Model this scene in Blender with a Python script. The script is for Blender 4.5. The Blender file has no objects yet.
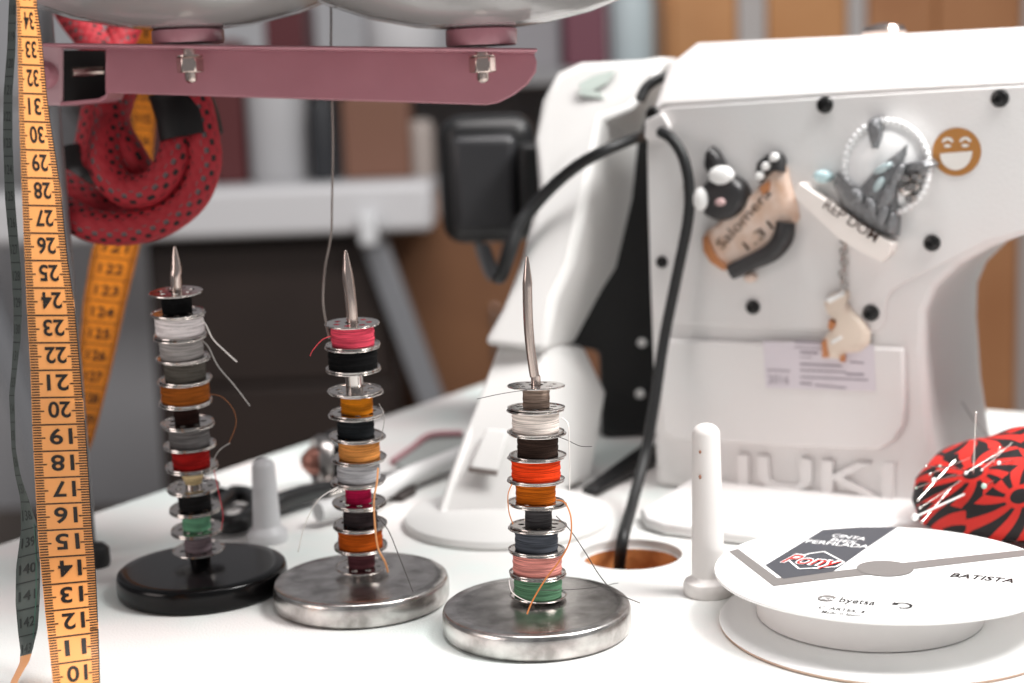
import bpy, bmesh, math, random
from mathutils import Vector, Matrix
random.seed(4)
C = bpy.context.scene.collection
PI = math.pi
TZ = 0.75                      # table top height
# ------------------------------------------------------------------ camera
FPX, PITCH, ROLL, CH = 1500.0, math.radians(9.0), math.radians(2.1), 0.218
CAM = Vector((0, 0, TZ + CH))
RM = Matrix.Rotation(PI/2 - PITCH, 3, 'X') @ Matrix.Rotation(-ROLL, 3, 'Z')
cd = bpy.data.cameras.new('camera'); cam = bpy.data.objects.new('camera', cd); C.objects.link(cam)
cam.matrix_world = Matrix.Translation(CAM) @ RM.to_4x4()
cd.sensor_width = 36; cd.lens = FPX/1024*36; cd.clip_start = .02; cd.clip_end = 30
cd.dof.use_dof = True; cd.dof.focus_distance = .607; cd.dof.aperture_fstop = 6.0; cd.dof.aperture_blades = 0
bpy.context.scene.camera = cam

def ray(px, py): return RM @ Vector(((px-512)/FPX, -(py-341.5)/FPX, -1.0))
def onz(px, py, z=TZ):
    d = ray(px, py); return CAM + d*((z-CAM.z)/d.z)
def ony(px, py, Y):
    d = ray(px, py); return CAM + d*(Y/d.y)
def onplane(px, py, p0, n):
    d = ray(px, py); return CAM + d*((p0-CAM).dot(n)/d.dot(n))

# ------------------------------------------------------------------ materials
def lin(c): return tuple((x/255/12.92 if x/255 <= .04045 else ((x/255+.055)/1.055)**2.4) for x in c) + (1,)
MATS = {}
def mat(name, col, rough=.5, metal=0, spec=.5, bump=None, var=None, coat=0, trans=0, ior=1.45, aniso=0):
    if name in MATS: return MATS[name]
    m = bpy.data.materials.new(name); m.use_nodes = True; nt = m.node_tree; b = nt.nodes['Principled BSDF']
    b.inputs['Base Color'].default_value = lin(col); b.inputs['Roughness'].default_value = rough
    b.inputs['Metallic'].default_value = metal; b.inputs['Specular IOR Level'].default_value = spec
    b.inputs['Coat Weight'].default_value = coat; b.inputs['Transmission Weight'].default_value = trans; b.inputs['IOR'].default_value = ior
    if bump or var: tc = nt.nodes.new('ShaderNodeTexCoord')
    if var:   # (scale, other colour, detail)
        nz = nt.nodes.new('ShaderNodeTexNoise'); nz.inputs['Scale'].default_value = var[0]; nz.inputs['Detail'].default_value = 4
        nt.links.new(tc.outputs['Object'], nz.inputs['Vector'])
        cr = nt.nodes.new('ShaderNodeValToRGB'); cr.color_ramp.elements[0].color = lin(col); cr.color_ramp.elements[1].color = lin(var[1])
        cr.color_ramp.elements[0].position = .38; cr.color_ramp.elements[1].position = .68
        nt.links.new(nz.outputs['Fac'], cr.inputs['Fac']); nt.links.new(cr.outputs['Color'], b.inputs['Base Color'])
    if bump:  # (scale, strength, distance)
        nz = nt.nodes.new('ShaderNodeTexNoise'); nz.inputs['Scale'].default_value = bump[0]; nz.inputs['Detail'].default_value = 3
        nt.links.new(tc.outputs['Object'], nz.inputs['Vector'])
        bp = nt.nodes.new('ShaderNodeBump'); bp.inputs['Strength'].default_value = bump[1]; bp.inputs['Distance'].default_value = bump[2]
        nt.links.new(nz.outputs['Fac'], bp.inputs['Height']); nt.links.new(bp.outputs['Normal'], b.inputs['Normal'])
    MATS[name] = m; return m

def thread_mat(name, col):
    m = mat('thread_'+name, col, .8, 0, .12); nt = m.node_tree; b = nt.nodes['Principled BSDF']
    tc = nt.nodes.new('ShaderNodeTexCoord')
    outs = []
    for sc_, rot in (((45,45,2600),(.05,.03,0)),((70,70,1500),(-.06,.05,0))):
        mp = nt.nodes.new('ShaderNodeMapping'); mp.inputs['Rotation'].default_value = rot; mp.inputs['Scale'].default_value = sc_
        nt.links.new(tc.outputs['Object'], mp.inputs['Vector'])
        w = nt.nodes.new('ShaderNodeTexNoise'); w.inputs['Scale'].default_value = 1; w.inputs['Detail'].default_value = 2
        nt.links.new(mp.outputs['Vector'], w.inputs['Vector']); outs.append(w.outputs['Fac'])
    av = nt.nodes.new('ShaderNodeMath'); av.operation = 'ADD'; nt.links.new(outs[0], av.inputs[0]); nt.links.new(outs[1], av.inputs[1])
    bp = nt.nodes.new('ShaderNodeBump'); bp.inputs['Strength'].default_value = .8; bp.inputs['Distance'].default_value = .0006
    nt.links.new(av.outputs[0], bp.inputs['Height']); nt.links.new(bp.outputs['Normal'], b.inputs['Normal'])
    cr = nt.nodes.new('ShaderNodeValToRGB'); cr.color_ramp.elements[0].position = .40; cr.color_ramp.elements[1].position = .58
    L = lin(col); cr.color_ramp.elements[0].color = tuple(c*.55 for c in L[:3])+(1,); cr.color_ramp.elements[1].color = tuple(min(1, c*1.22+.001) for c in L[:3])+(1,)
    hf = nt.nodes.new('ShaderNodeMath'); hf.operation = 'MULTIPLY'; hf.inputs[1].default_value = .5; nt.links.new(av.outputs[0], hf.inputs[0])
    nt.links.new(hf.outputs[0], cr.inputs['Fac']); nt.links.new(cr.outputs['Color'], b.inputs['Base Color'])
    return m

# ------------------------------------------------------------------ mesh builder
class MB:
    def __init__(s): s.v = []; s.f = []; s.m = []; s.uv = {}
    def add(s, vs, fs, mi=0):
        o = len(s.v); s.v += [Vector(p) for p in vs]
        for f in fs: s.f.append(tuple(i+o for i in f)); s.m.append(mi)
        return o
    def lathe(s, prof, M=None, n=48, mi=0):
        M = M or Matrix(); vs = []; idx = []
        for r, z in prof:
            if r < 1e-7: idx.append([len(vs)]); vs.append(M @ Vector((0, 0, z)))
            else:
                idx.append(list(range(len(vs), len(vs)+n)))
                for k in range(n):
                    a = 2*PI*k/n; vs.append(M @ Vector((r*math.cos(a), r*math.sin(a), z)))
        fs = []
        for A, B in zip(idx, idx[1:]):
            for k in range(n):
                k2 = (k+1) % n
                if len(A) == 1 and len(B) == 1: continue
                if len(A) == 1: fs.append((A[0], B[k2], B[k]))
                elif len(B) == 1: fs.append((A[k], A[k2], B[0]))
                else: fs.append((A[k], A[k2], B[k2], B[k]))
        s.add(vs, fs, mi); return s
    def tube(s, pts, r, n=10, mi=0, sub=6, flat=1.0):
        P = [Vector(p) for p in pts]; R = list(r) if isinstance(r, (list, tuple)) else [r]*len(P)
        if sub > 1 and len(P) > 2:
            Q = []; RR = []
            for i in range(len(P)-1):
                p0 = P[max(i-1, 0)]; p1 = P[i]; p2 = P[i+1]; p3 = P[min(i+2, len(P)-1)]
                for k in range(sub):
                    t = k/sub
                    Q.append(.5*((2*p1)+(p2-p0)*t+(2*p0-5*p1+4*p2-p3)*t*t+(3*p1-p0-3*p2+p3)*t**3)); RR.append(R[i]*(1-t)+R[i+1]*t)
            Q.append(P[-1]); RR.append(R[-1]); P, R = Q, RR
        o = len(s.v); t = (P[1]-P[0]).normalized(); nn = t.orthogonal().normalized(); L = 0
        rows = []
        for i, p in enumerate(P):
            t2 = (P[min(i+1, len(P)-1)]-P[max(i-1, 0)]).normalized()
            nn = (nn - t2*nn.dot(t2)).normalized(); bb = t2.cross(nn)
            if i: L += (p-P[i-1]).length
            rows.append(L)
            for k in range(n):
                a = 2*PI*k/n; s.v.append(p + nn*math.cos(a)*R[i] + bb*math.sin(a)*R[i]*flat)
        for i in range(len(P)-1):
            for k in range(n):
                k2 = (k+1) % n
                s.uv[len(s.f)] = [(k/n, rows[i]), ((k+1)/n, rows[i]), ((k+1)/n, rows[i+1]), (k/n, rows[i+1])]
                s.f.append((o+i*n+k, o+i*n+k2, o+(i+1)*n+k2, o+(i+1)*n+k)); s.m.append(mi)
        s.f.append(tuple(o+k for k in reversed(range(n)))); s.m.append(mi)
        e = o+(len(P)-1)*n; s.f.append(tuple(e+k for k in range(n))); s.m.append(mi)
        return s
    def prism(s, loop, vec, mi=0):
        n = len(loop); vec = Vector(vec); L = [Vector(p) for p in loop]
        fs = [tuple(range(n)), tuple(reversed(range(n, 2*n)))] + [(k, n+k, n+(k+1) % n, (k+1) % n) for k in range(n)]
        s.add(L + [p+vec for p in L], fs, mi); return s
    def loft(s, loops, mi=0):
        n = len(loops[0]); vs = [Vector(p) for l in loops for p in l]; fs = [tuple(range(n)), tuple(reversed(range((len(loops)-1)*n, len(loops)*n)))]
        for j in range(len(loops)-1):
            for k in range(n): fs.append((j*n+k, (j+1)*n+k, (j+1)*n+(k+1) % n, j*n+(k+1) % n))
        s.add(vs, fs, mi); return s
    def box(s, lo, hi, M=None, mi=0):
        M = M or Matrix(); (a, b, c), (d, e, f) = lo, hi
        vs = [M @ Vector(p) for p in ((a,b,c),(d,b,c),(d,e,c),(a,e,c),(a,b,f),(d,b,f),(d,e,f),(a,e,f))]
        s.add(vs, [(3,2,1,0),(4,5,6,7),(0,1,5,4),(1,2,6,5),(2,3,7,6),(3,0,4,7)], mi); return s
    def ball(s, c, r, M=None, n=16, m=10, mi=0, sc=(1,1,1)):
        prof = [(math.sin(PI*i/m), -math.cos(PI*i/m)) for i in range(m+1)]; prof[0] = (0,-1); prof[-1] = (0,1)
        MM = Matrix.Translation(Vector(c)) @ (M or Matrix()) @ Matrix.Diagonal((r*sc[0], r*sc[1], r*sc[2], 1))
        return s.lathe(prof, MM, n, mi)
    def plate(s, outer, holes, z0, z1, M=None, mi=0, mwall=None):
        """flat plate with holes: loops of 2-D points"""
        M = M or Matrix(); bm = bmesh.new(); es = []
        loops = [outer]+holes
        for l in loops:
            vs = [bm.verts.new((p[0], p[1], 0)) for p in l]
            es += [bm.edges.new((vs[i], vs[(i+1) % len(vs)])) for i in range(len(vs))]
        bmesh.ops.triangle_fill(bm, use_beauty=True, use_dissolve=False, edges=es, normal=(0,0,1))
        bm.verts.ensure_lookup_table(); n = len(bm.verts)
        fl = [[v.index for v in f.verts] for f in bm.faces]
        co = [v.co.copy() for v in bm.verts]; bm.free()
        s.add([M @ Vector((c.x,c.y,z1)) for c in co]+[M @ Vector((c.x,c.y,z0)) for c in co],
              [tuple(f) for f in fl]+[tuple(i+n for i in reversed(f)) for f in fl], mi)
        o = len(s.v)-2*n; k0 = 0
        for li, l in enumerate(loops):
            m_ = len(l)
            for i in range(m_):
                a, b = k0+i, k0+(i+1) % m_
                s.f.append((o+a, o+n+a, o+n+b, o+b)); s.m.append(mi if (li == 0 or mwall is None) else mwall)
            k0 += m_
        return s
    def text(s, st, fn, mi=0, bold=0.0, shear=0.0, fit=None):
        """fn maps (x, y) with x in 0..1 (whole width) and y in 0..1 (cap height) to a point"""
        vs, fs = text_data(st, bold, shear)
        s.add([fn(x, y) for x, y in vs], fs, mi); return s
    def build(s, name, mats, parent=None, smooth=35, recalc=True, bevel=0, segs=3, label=None, subsurf=0):
        me = bpy.data.meshes.new(name)
        off = Vector(parent['_o']) if parent is not None and '_o' in parent else Vector((0,0,0))
        me.from_pydata([p-off for p in s.v], [], s.f)
        if not isinstance(mats, (list, tuple)): mats = [mats]
        for m in mats: me.materials.append(m)
        me.polygons.foreach_set('material_index', s.m)
        if s.uv:
            ul = me.uv_layers.new(name='UVMap')
            for fi, uvs in s.uv.items():
                for li, uv in zip(me.polygons[fi].loop_indices, uvs): ul.data[li].uv = uv
        me.update()
        if recalc:
            bm = bmesh.new(); bm.from_mesh(me); bmesh.ops.recalc_face_normals(bm, faces=bm.faces); bm.to_mesh(me); bm.free()
        if smooth:
            for p in me.polygons: p.use_smooth = True
            me.set_sharp_from_angle(angle=math.radians(smooth))
        o = bpy.data.objects.new(name, me); C.objects.link(o)
        if parent is not None: o.parent = parent
        if bevel:
            b = o.modifiers.new('bevel', 'BEVEL'); b.width = bevel; b.segments = segs; b.limit_method = 'ANGLE'; b.angle_limit = math.radians(40)
            b.harden_normals = False
        if subsurf:
            b = o.modifiers.new('subsurf', 'SUBSURF'); b.levels = b.render_levels = subsurf
        if label: o['label'] = label
        o['_o'] = tuple(off)
        return o

_TX = {}
def text_data(st, bold=0.0, shear=0.0):
    key = (st, bold, shear)
    if key in _TX: return _TX[key]
    cu = bpy.data.curves.new('lettering', 'FONT'); cu.body = st; cu.size = 1; cu.offset = bold; cu.shear = shear; cu.resolution_u = 4
    o = bpy.data.objects.new('lettering', cu); C.objects.link(o)
    dg = bpy.context.evaluated_depsgraph_get(); me = bpy.data.meshes.new_from_object(o.evaluated_get(dg))
    vs = [(v.co.x, v.co.y) for v in me.vertices]; fs = [tuple(p.vertices) for p in me.polygons]
    bpy.data.objects.remove(o); bpy.data.curves.remove(cu); bpy.data.meshes.remove(me)
    x0 = min(v[0] for v in vs); x1 = max(v[0] for v in vs); ch = .729
    vs = [((x-x0)/(x1-x0), y/ch) for x, y in vs]
    _TX[key] = (vs, fs); return _TX[key]

def thing(name, label, cat, loc=(0,0,0), group=None):
    o = bpy.data.objects.new(name, None); C.objects.link(o); o.location = loc; o.empty_display_size = .01
    o['_o'] = tuple(loc); o['label'] = label; o['category'] = cat
    if group: o['group'] = group
    return o
def tag(o, label, cat, group=None):
    o['label'] = label; o['category'] = cat
    if group: o['group'] = group
    return o
def struct(o): o['kind'] = 'structure'; return o
def lerp(a, b, t): return a+(b-a)*t
def table_interp(rows, y):
    if y <= rows[0][0]: i = 0
    elif y >= rows[-1][0]: i = len(rows)-2
    else: i = max(k for k in range(len(rows)-1) if rows[k][0] <= y)
    a, b = rows[i], rows[i+1]; t = (y-a[0])/(b[0]-a[0])
    return [lerp(p, q, t) for p, q in zip(a[1:], b[1:])]
def frame(o, x, y, z):
    M = Matrix((x, y, z)).transposed().to_4x4(); M.translation = o; return M
def axis_frame(o, z, spin=0):
    z = Vector(z).normalized(); x = z.orthogonal().normalized() if abs(z.z) < .9 else (Vector((1,0,0))-z*z.x).normalized()
    return frame(Vector(o), x, z.cross(x), z) @ Matrix.Rotation(spin, 4, 'Z')

# ------------------------------------------------------------------ palette
white_plastic = mat('white_plastic', (214,213,211), .42, bump=(900,.12,.0004))
machine_white = mat('machine_enamel', (224,223,222), .38, bump=(700,.3,.0005), var=(9,(225,219,217)))
laminate = mat('table_laminate', (226,221,219), .5, bump=(900,.5,.0005), var=(16,(214,223,220)))
wood_core = mat('wood_core', (232,158,98), .6, bump=(300,.3,.001), var=(60,(186,110,58)))
chrome = mat('chrome', (196,190,186), .17, 1)
steel_base = mat('worn_chrome', (212,208,205), .27, 1, bump=(420,.12,.0004), var=(90,(150,146,143)))
nickel = mat('nickel', (205,188,180), .2, 1)
black_gloss = mat('black_lacquer', (8,7,8), .2, spec=.28)
black_plastic = mat('black_plastic', (22,22,23), .4)
black_rubber = mat('black_rubber', (26,27,28), .5)
black_screw = mat('black_screw', (14,14,14), .3)
pink_metal = mat('pink_painted_steel', (168,112,122), .36, coat=.25, bump=(200,.08,.0005), var=(20,(178,122,132)))
grey_tray = mat('grey_tray', (150,148,147), .2, coat=.4)
shade_in = mat('recess_shade', (15,13,14), .7)  # near-black colour stands for the shade inside the hollow bracket

# ------------------------------------------------------------------ room
def wallbox(name, lo, hi, m): return struct(MB().box(lo, hi).build(name, m, smooth=0))
wallbox('floor', (-4, -2, -.05), (5, 3.9, 0), mat('floor_tiles', (120,108,98), .5, var=(3,(104,92,84))))
wallbox('wall_back', (-4, 3.7, 0), (5, 3.8, 2.9), mat('wall_paint', (196,197,200), .8, var=(2,(188,189,193))))
wallbox('wall_left', (-4.1, -2, 0), (-4, 3.8, 2.9), mat('wall_paint', (168,168,170)))

# ------------------------------------------------------------------ sewing table
A = onz(0,545); B = onz(480,385); Cc = onz(1000,411)
l = (B-A).normalized(); w = Vector((l.y, -l.x, 0))
corner = A + l*(Cc-A).dot(l)                       # back left corner
W_, D_ = 1.25, 1.15
tbl = thing('sewing_table', 'white laminate sewing table holding the bobbin stands and the sewing machine', 'table', (corner.x+.2, corner.y-.5, 0))
def tl(a, b): return corner + w*a - l*b
TM = frame(Vector((corner.x, corner.y, TZ)), w, l, Vector((0,0,1)))   # local x=w, y=l (back), z up
def to_t(p): q = TM.inverted() @ Vector(p); return (q.x, q.y)
hc = onz(631, 554); hr = 51/1500*((hc-CAM).dot(RM @ Vector((0,0,-1))))
hcl = to_t(hc)
def circ(c, r, n): return [(c[0]+r*math.cos(2*PI*k/n), c[1]+r*math.sin(2*PI*k/n)) for k in range(n)]
def rrect(x0, y0, x1, y1, r, n=6):
    out = []
    for cx, cy, a0 in ((x1-r,y0+r,-PI/2),(x1-r,y1-r,0),(x0+r,y1-r,PI/2),(x0+r,y0+r,PI)):
        out += [(cx+r*math.cos(a0+PI/2*k/n), cy+r*math.sin(a0+PI/2*k/n)) for k in range(n+1)]
    return out
mb = MB(); mb.plate(rrect(0,-D_,W_,0,.02), [list(reversed(circ(hcl, hr, 64)))], -.0045, 0, TM); mb.build('laminate_top', laminate, tbl)
mb = MB(); mb.plate(rrect(0,-D_,W_,0,.02), [list(reversed(circ(hcl, hr-.0012, 64)))], -.032, -.0045, TM, 0, 1); mb.build('board', [laminate, wood_core], tbl)
for a, b in ((.06,.06),(W_-.06,.06),(.06,D_-.06),(W_-.06,D_-.06)):
    p = tl(a, b); MB().lathe([(0,0),(.018,0),(.022,.02),(.022,TZ-.032),(0,TZ-.032)], Matrix.Translation((p.x,p.y,0)), 24).build('leg', mat('table_leg', (170,170,172), .3, .6), tbl)

# ------------------------------------------------------------------ bobbins
BR = .0121                                                   # flange radius
def make_spool(h, hole=True):
    mb = MB()
    holes = [list(reversed(circ((.0073*math.cos(2*PI*k/7), .0073*math.sin(2*PI*k/7)), .0015, 10))) for k in range(7)]
    ctr = list(reversed(circ((0,0), .0031, 24)))
    for z0, z1 in ((0,.00045), (h-.00045,h)):
        mb.plate(circ((0,0), BR-.0004, 48), [ctr]+holes, z0, z1)
    for zc in (.00045, h-.00045):                              # rolled rims
        mb.lathe([(BR-.0005+.00045*math.cos(2*PI*k/8), zc+.00042*math.sin(2*PI*k/8)) for k in range(9)], None, 48)
    mb.lathe([(.0031,.0005),(.0038,.0005),(.0038,h-.0005),(.0031,h-.0005),(.0031,.0005)], None, 24)
    return mb
SPOOLS = {}
def bobbin(M, h, r, tm, label, group, tails=(), cone=False, skew=None):
    root = bpy.data.objects.new('bobbin', None); C.objects.link(root); root.matrix_world = M; root.empty_display_size = .01
    tag(root, label, 'bobbin', group)
    k = round(h, 5)
    if k not in SPOOLS: SPOOLS[k] = make_spool(h).build('metal_spool', chrome, None); s = SPOOLS[k]
    else: s = SPOOLS[k].copy(); C.objects.link(s)
    s.parent = root; s.matrix_parent_inverse = Matrix()
    if r and tm:
        z0, z1 = .0006, h-.0006; n = 8; prof = [(.0037, z0)]
        for i in range(n+1):
            t = i/n; rr = r*(1+.018*math.sin(i*2.3+r*9e3))
            if cone: rr = lerp(r*.95, r*1.75, t)
            if i in (0, n): rr *= .985
            prof.append((rr, lerp(z0, z1, t)))
        prof.append((.0037, z1))
        wd_ = MB().lathe(prof, None, 48).build('thread_winding', tm, root, smooth=60)
    iv = M.inverted()
    for pts, rad, m in tails:
        MB().tube([iv @ p for p in pts], rad, 6, sub=8).build('loose_thread', m, wd_, smooth=60)
    return root

def stand(basepx, thick, rad, base_m, label, tip, bot, top, lean, post_r, post_m, n, specs, group, postpts=None, back=.006):
    bc = onz(basepx[0], basepx[1], TZ+thick); bc.z = TZ
    st = thing('bobbin_stand', label, 'bobbin stand', bc)
    e = .0014
    MB().lathe([(0,0),(rad-.002,0),(rad-.0006,.0006),(rad,.002),(rad+.0002,thick*.5),(rad,thick-e*1.6),(rad-e*.35,thick-e*.5),(rad-e,thick),(rad-.006,thick+.0001),(0,thick+.0002)],
               Matrix.Translation(bc), 96).build('base', base_m, st, smooth=50)
    yb = bc.y+back; b3 = ony(bot[0], bot[1], yb); hgt = ony(top[0], top[1], yb).z-b3.z
    t3 = ony(top[0], top[1], yb - hgt*math.tan(math.radians(lean)))
    ax = (t3-b3).normalized(); L = (t3-b3).length
    k0 = b3 - ax*((b3.z-TZ-thick)/ax.z)
    MB().lathe([(0,-.0002),(.0048,-.0002),(.0046,max(.001,(b3.z-TZ-thick)*.95)),(0,max(.001,(b3.z-TZ-thick)*.95))], axis_frame(k0, ax), 24).build('collar', base_m, st)
    Yt = t3.y
    pp = [k0-ax*.004, b3, b3+ax*L*.5, t3]+[ony(x, y, Yt+dy) for x, y, dy in (postpts or [])]
    tp = ony(tip[0], tip[1], Yt); sh = ony(tip[2], tip[3], Yt)
    rr = [post_r]*len(pp)
    pp += [sh, sh+(tp-sh)*.5, sh+(tp-sh)*.93, tp]; rr += [post_r, post_r*.68, post_r*.3, post_r*.1]
    MB().tube(pp, rr, 20, sub=4).build('post', post_m, st, smooth=30)
    h = L/n
    for i, sp in enumerate(specs):                              # top first
        j = n-1-i
        jit = Vector((random.uniform(-1,1), random.uniform(-1,1), 0))*.0006
        M = axis_frame(b3+ax*(h*j+.00008)+jit, ax+Vector((random.uniform(-.012,.012), random.uniform(-.012,.012), 0)), random.uniform(0,6))
        wpx, tm, lab = sp[:3]
        dist = (M.translation-CAM).dot(RM @ Vector((0,0,-1)))
        r = wpx/2/1500*dist if wpx else 0
        bobbin(M, h-.00016, r, tm, lab, group, *(sp[3:] or []))
    return bc

def T(name, c): return thread_mat(name, c)
def pth(pts, Y): return [ony(p[0], p[1], Y+(p[2] if len(p) > 2 else 0)) for p in pts]
fine = .00022
w_thr = mat('loose_white', (226,220,216), .7); g_thr = mat('loose_grey', (150,146,143), .7); o_thr = mat('loose_orange', (196,120,62), .7)
d_thr = mat('loose_dark', (70,66,64), .7); r_thr = mat('loose_red', (190,58,66), .7); br_thr = mat('loose_brown', (128,78,44), .7); p_thr = mat('loose_peach', (214,150,100), .7)

# left stand (black base)
bL = onz(202,566,TZ+.011); YL = bL.y
LS = 'in the stack on the black base'
stand((202,566), .011, .0390, black_gloss, 'bobbin stand with a round glossy black base and a steel post', (174.5,246,176.5,270), (199.5,550), (176.6,290.8), 5, .0024, nickel, 12, [
 (30, T('black',(14,14,15)), 'black thread bobbin, topmost on the black-based stand'),
 (48, T('white',(236,226,226)), 'full white thread bobbin second from the top of the black-based stand', [(pth([(201,319,-.02),(206,325,-.022),(213,339,-.022),(225,351,-.022),(237,362,-.022)],YL), fine*1.5, w_thr)]),
 (43, T('light_grey',(158,153,151)), 'light grey thread bobbin under the white one on the black-based stand', [(pth([(203,341,-.02),(209,348,-.022),(218,366,-.022),(234,385,-.022),(250,406,-.022)],YL), fine*1.5, g_thr)]),
 (41, T('olive_grey',(86,82,76)), 'dark olive grey thread bobbin above the brown one on the black-based stand'),
 (48, T('tan_brown',(142,76,22)), 'full tan brown thread bobbin on the black-based stand', [(pth([(209,394,-.018),(222,397,-.02),(233,409,-.02),(236,424,-.02),(229,443,-.02)],YL), fine, br_thr)]),
 (25, T('espresso',(36,18,14)), 'nearly empty dark brown thread bobbin on the black-based stand'),
 (40, T('mid_grey',(98,95,95)), 'medium grey thread bobbin above the red one on the black-based stand'),
 (37, T('brick_red',(148,20,18)), 'dark red thread bobbin on the black-based stand', [(pth([(210,470,-.016),(216,455,-.018),(222,448,-.018),(230,443,-.018)],YL), fine*1.3, g_thr)]),
 (15, T('cream',(206,184,140)), 'nearly empty cream thread bobbin wound like a cone on the black-based stand', [], True),
 (32, T('soft_black',(26,25,26)), 'black thread bobbin between the cream and green ones on the black-based stand', [(pth([(214,470,-.014),(219,494,-.016),(223,515,-.016),(221,530,-.014)],YL), fine*.8, r_thr)]),
 (28, T('sea_green',(104,158,126)), 'sea green thread bobbin on the black-based stand'),
 (27, T('mauve_grey',(126,112,118)), 'mauve grey thread bobbin at the bottom of the black-based stand'),
], 'bobbins stacked on the stand with the black base', back=.009)

# middle stand
bM = onz(361,577,TZ+.011); YM = bM.y
stand((361,577), .011, .0392, steel_base, 'bobbin stand with a round metal base between the black-based stand and the bent-post one', (345.5,250,348,278), (363,567), (352.5,322.4), 3.5, .0024, nickel, 11, [
 (43, T('hot_pink',(232,80,102)), 'hot pink thread bobbin topmost on the middle stand', [(pth([(331,336,-.016),(322,340,-.018),(313,350,-.02),(310,356,-.02)],YM), fine, r_thr)]),
 (49, T('jet_black',(10,10,11)), 'full black thread bobbin right below the hot pink one'),
 (0, None, 'empty silver metal bobbin on the middle stand'),
 (32, T('amber',(196,116,18)), 'amber orange thread bobbin below the empty one on the middle stand'),
 (37, T('navy_black',(28,31,34)), 'blue-black thread bobbin between the amber and the light orange ones', [(pth([(379,404,.0),(383,412,-.014),(384,424,-.014),(380,440,-.014)],YM), fine*.8, g_thr)]),
 (41, T('light_orange',(208,138,72)), 'light orange thread bobbin above the silver grey one on the middle stand'),
 (43, T('silver_grey',(176,175,178)), 'silver grey thread bobbin in the middle stand', [(pth([(378,468,-.013),(377,482,-.016),(374,500,-.018),(375,525,-.018),(378,548,-.018),(385,562,-.018),(388,572,-.016)],YM), fine*2.2, p_thr), (pth([(338,487,-.012),(318,500,-.014),(305,525,-.012),(298,552,-.004)],YM), fine, w_thr)]),
 (26, T('magenta',(172,20,68)), 'narrow magenta thread bobbin on the middle stand'),
 (34, T('charcoal_brown',(48,40,42)), 'charcoal thread bobbin between the magenta and burnt orange ones', [(pth([(376,515,-.01),(388,530,-.016),(399,556,-.022),(413,592,-.034)],YM), fine, d_thr)]),
 (44, T('burnt_orange',(176,78,14)), 'full burnt orange thread bobbin on the middle stand'),
 (27, T('maroon',(92,52,58)), 'maroon thread bobbin at the bottom of the middle stand'),
], 'bobbins stacked on the middle metal stand')

# front stand
bF = onz(536.5,604,TZ+.011); YF = bF.y
stand((536.5,604), .011, .0395, steel_base, 'bobbin stand with a round metal base and a long bent pointed post', (527,256,527.3,283), (538,596), (536,384.7), -2, .002, nickel, 9, [
 (27, T('bronze',(140,122,110)), 'nearly empty bobbin with bronze core, topmost under the bent post', [(pth([(527,390,-.006),(512,392,-.012),(495,395,-.016),(477,399,-.018)],YF), fine*.7, d_thr)]),
 (47, T('off_white',(236,222,214)), 'off-white thread bobbin near the top of the bent-post stand', [(pth([(562,418,-.008),(568,424,-.012),(569,440,-.013),(569.5,465,-.013),(569.5,490,-.013)],YF), fine*1.2, w_thr)]),
 (41, T('dark_brown',(52,38,32)), 'dark brown thread bobbin above the bright red one', [(pth([(556,436,-.004),(567,440,-.01),(580,446,-.01),(592,446.5,-.01)],YF), fine*.7, d_thr)]),
 (49, T('bright_red',(232,64,20)), 'full bright red-orange thread bobbin on the bent-post stand'),
 (40, T('ochre',(188,94,14)), 'ochre thread bobbin right below the bright red one', [(pth([(512,484,-.012),(508,495,-.014),(509,512,-.014),(513,524,-.012)],YF), fine, o_thr), (pth([(556,500,-.006),(565,503,-.012),(571,518,-.016),(570,540,-.018),(560,560,-.02),(545,580,-.022),(533,600,-.024),(527,614,-.026)],YF), fine*1.5, o_thr)]),
 (27, T('slate',(70,68,70)), 'nearly empty dark grey thread bobbin showing holes in its flange', [(pth([(556,516,.0),(570,530,-.006),(585,552,-.01),(600,576,-.012),(615,592,-.008),(640,603,-.002)],YF), fine, d_thr)]),
 (43, T('blue_grey',(76,80,88)), 'blue-grey thread bobbin above the pink one on the bent-post stand'),
 (49, T('salmon_pink',(228,150,140)), 'full salmon pink thread bobbin on the bent-post stand'),
 (48, T('leaf_green',(98,142,110)), 'green thread bobbin at the bottom of the bent-post stand', [(pth([(509,580,-.011),(512,592,-.0135),(524,600,-.0145),(536,603,-.0145)],YF), fine*.8, w_thr), (pth([(540,590,-.0125),(560,590,-.01),(590,588,.0),(618,583,.01)],YF), fine*.7, d_thr)]),
], 'bobbins stacked on the bent-post stand', postpts=[(534.6,376,0),(532.2,361,0),(530,344,0),(528.4,324,0),(527.6,303,0)])

# ------------------------------------------------------------------ sewing machine
O = onz(655,487); ang = math.radians(29)
U = Vector((math.cos(ang), -math.sin(ang), 0)); N = Vector((math.sin(ang), math.cos(ang), 0)); Z = Vector((0,0,1))
def F(px, py, off=0.0): return onplane(px, py, O - N*off, N)         # off: how far in front of the face
def FL(pts, off=0.0): return [F(x, y, off) for x, y in pts]
mroot = thing('sewing_machine', 'white sewing machine seen from behind, with magnets on its back', 'sewing machine', O+N*.06)
DEP = .128
face = [(655,487),(652,380),(649,300),(646,200),(645,150),(646,122),(652,111),(664,107),(760,100),(900,91),(1024,84),(1180,76),(1330,70),(1330,500),(1220,480),(1210,232),(1100,229),(1024,235),(990,247),(958,266),(936,288),(926,312),(925,350),(930,420),(938,470),(945,510)]
FACE3 = FL(face)
MB().prism(FACE3, N*DEP).build('body', machine_white, mroot, bevel=.004)
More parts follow.
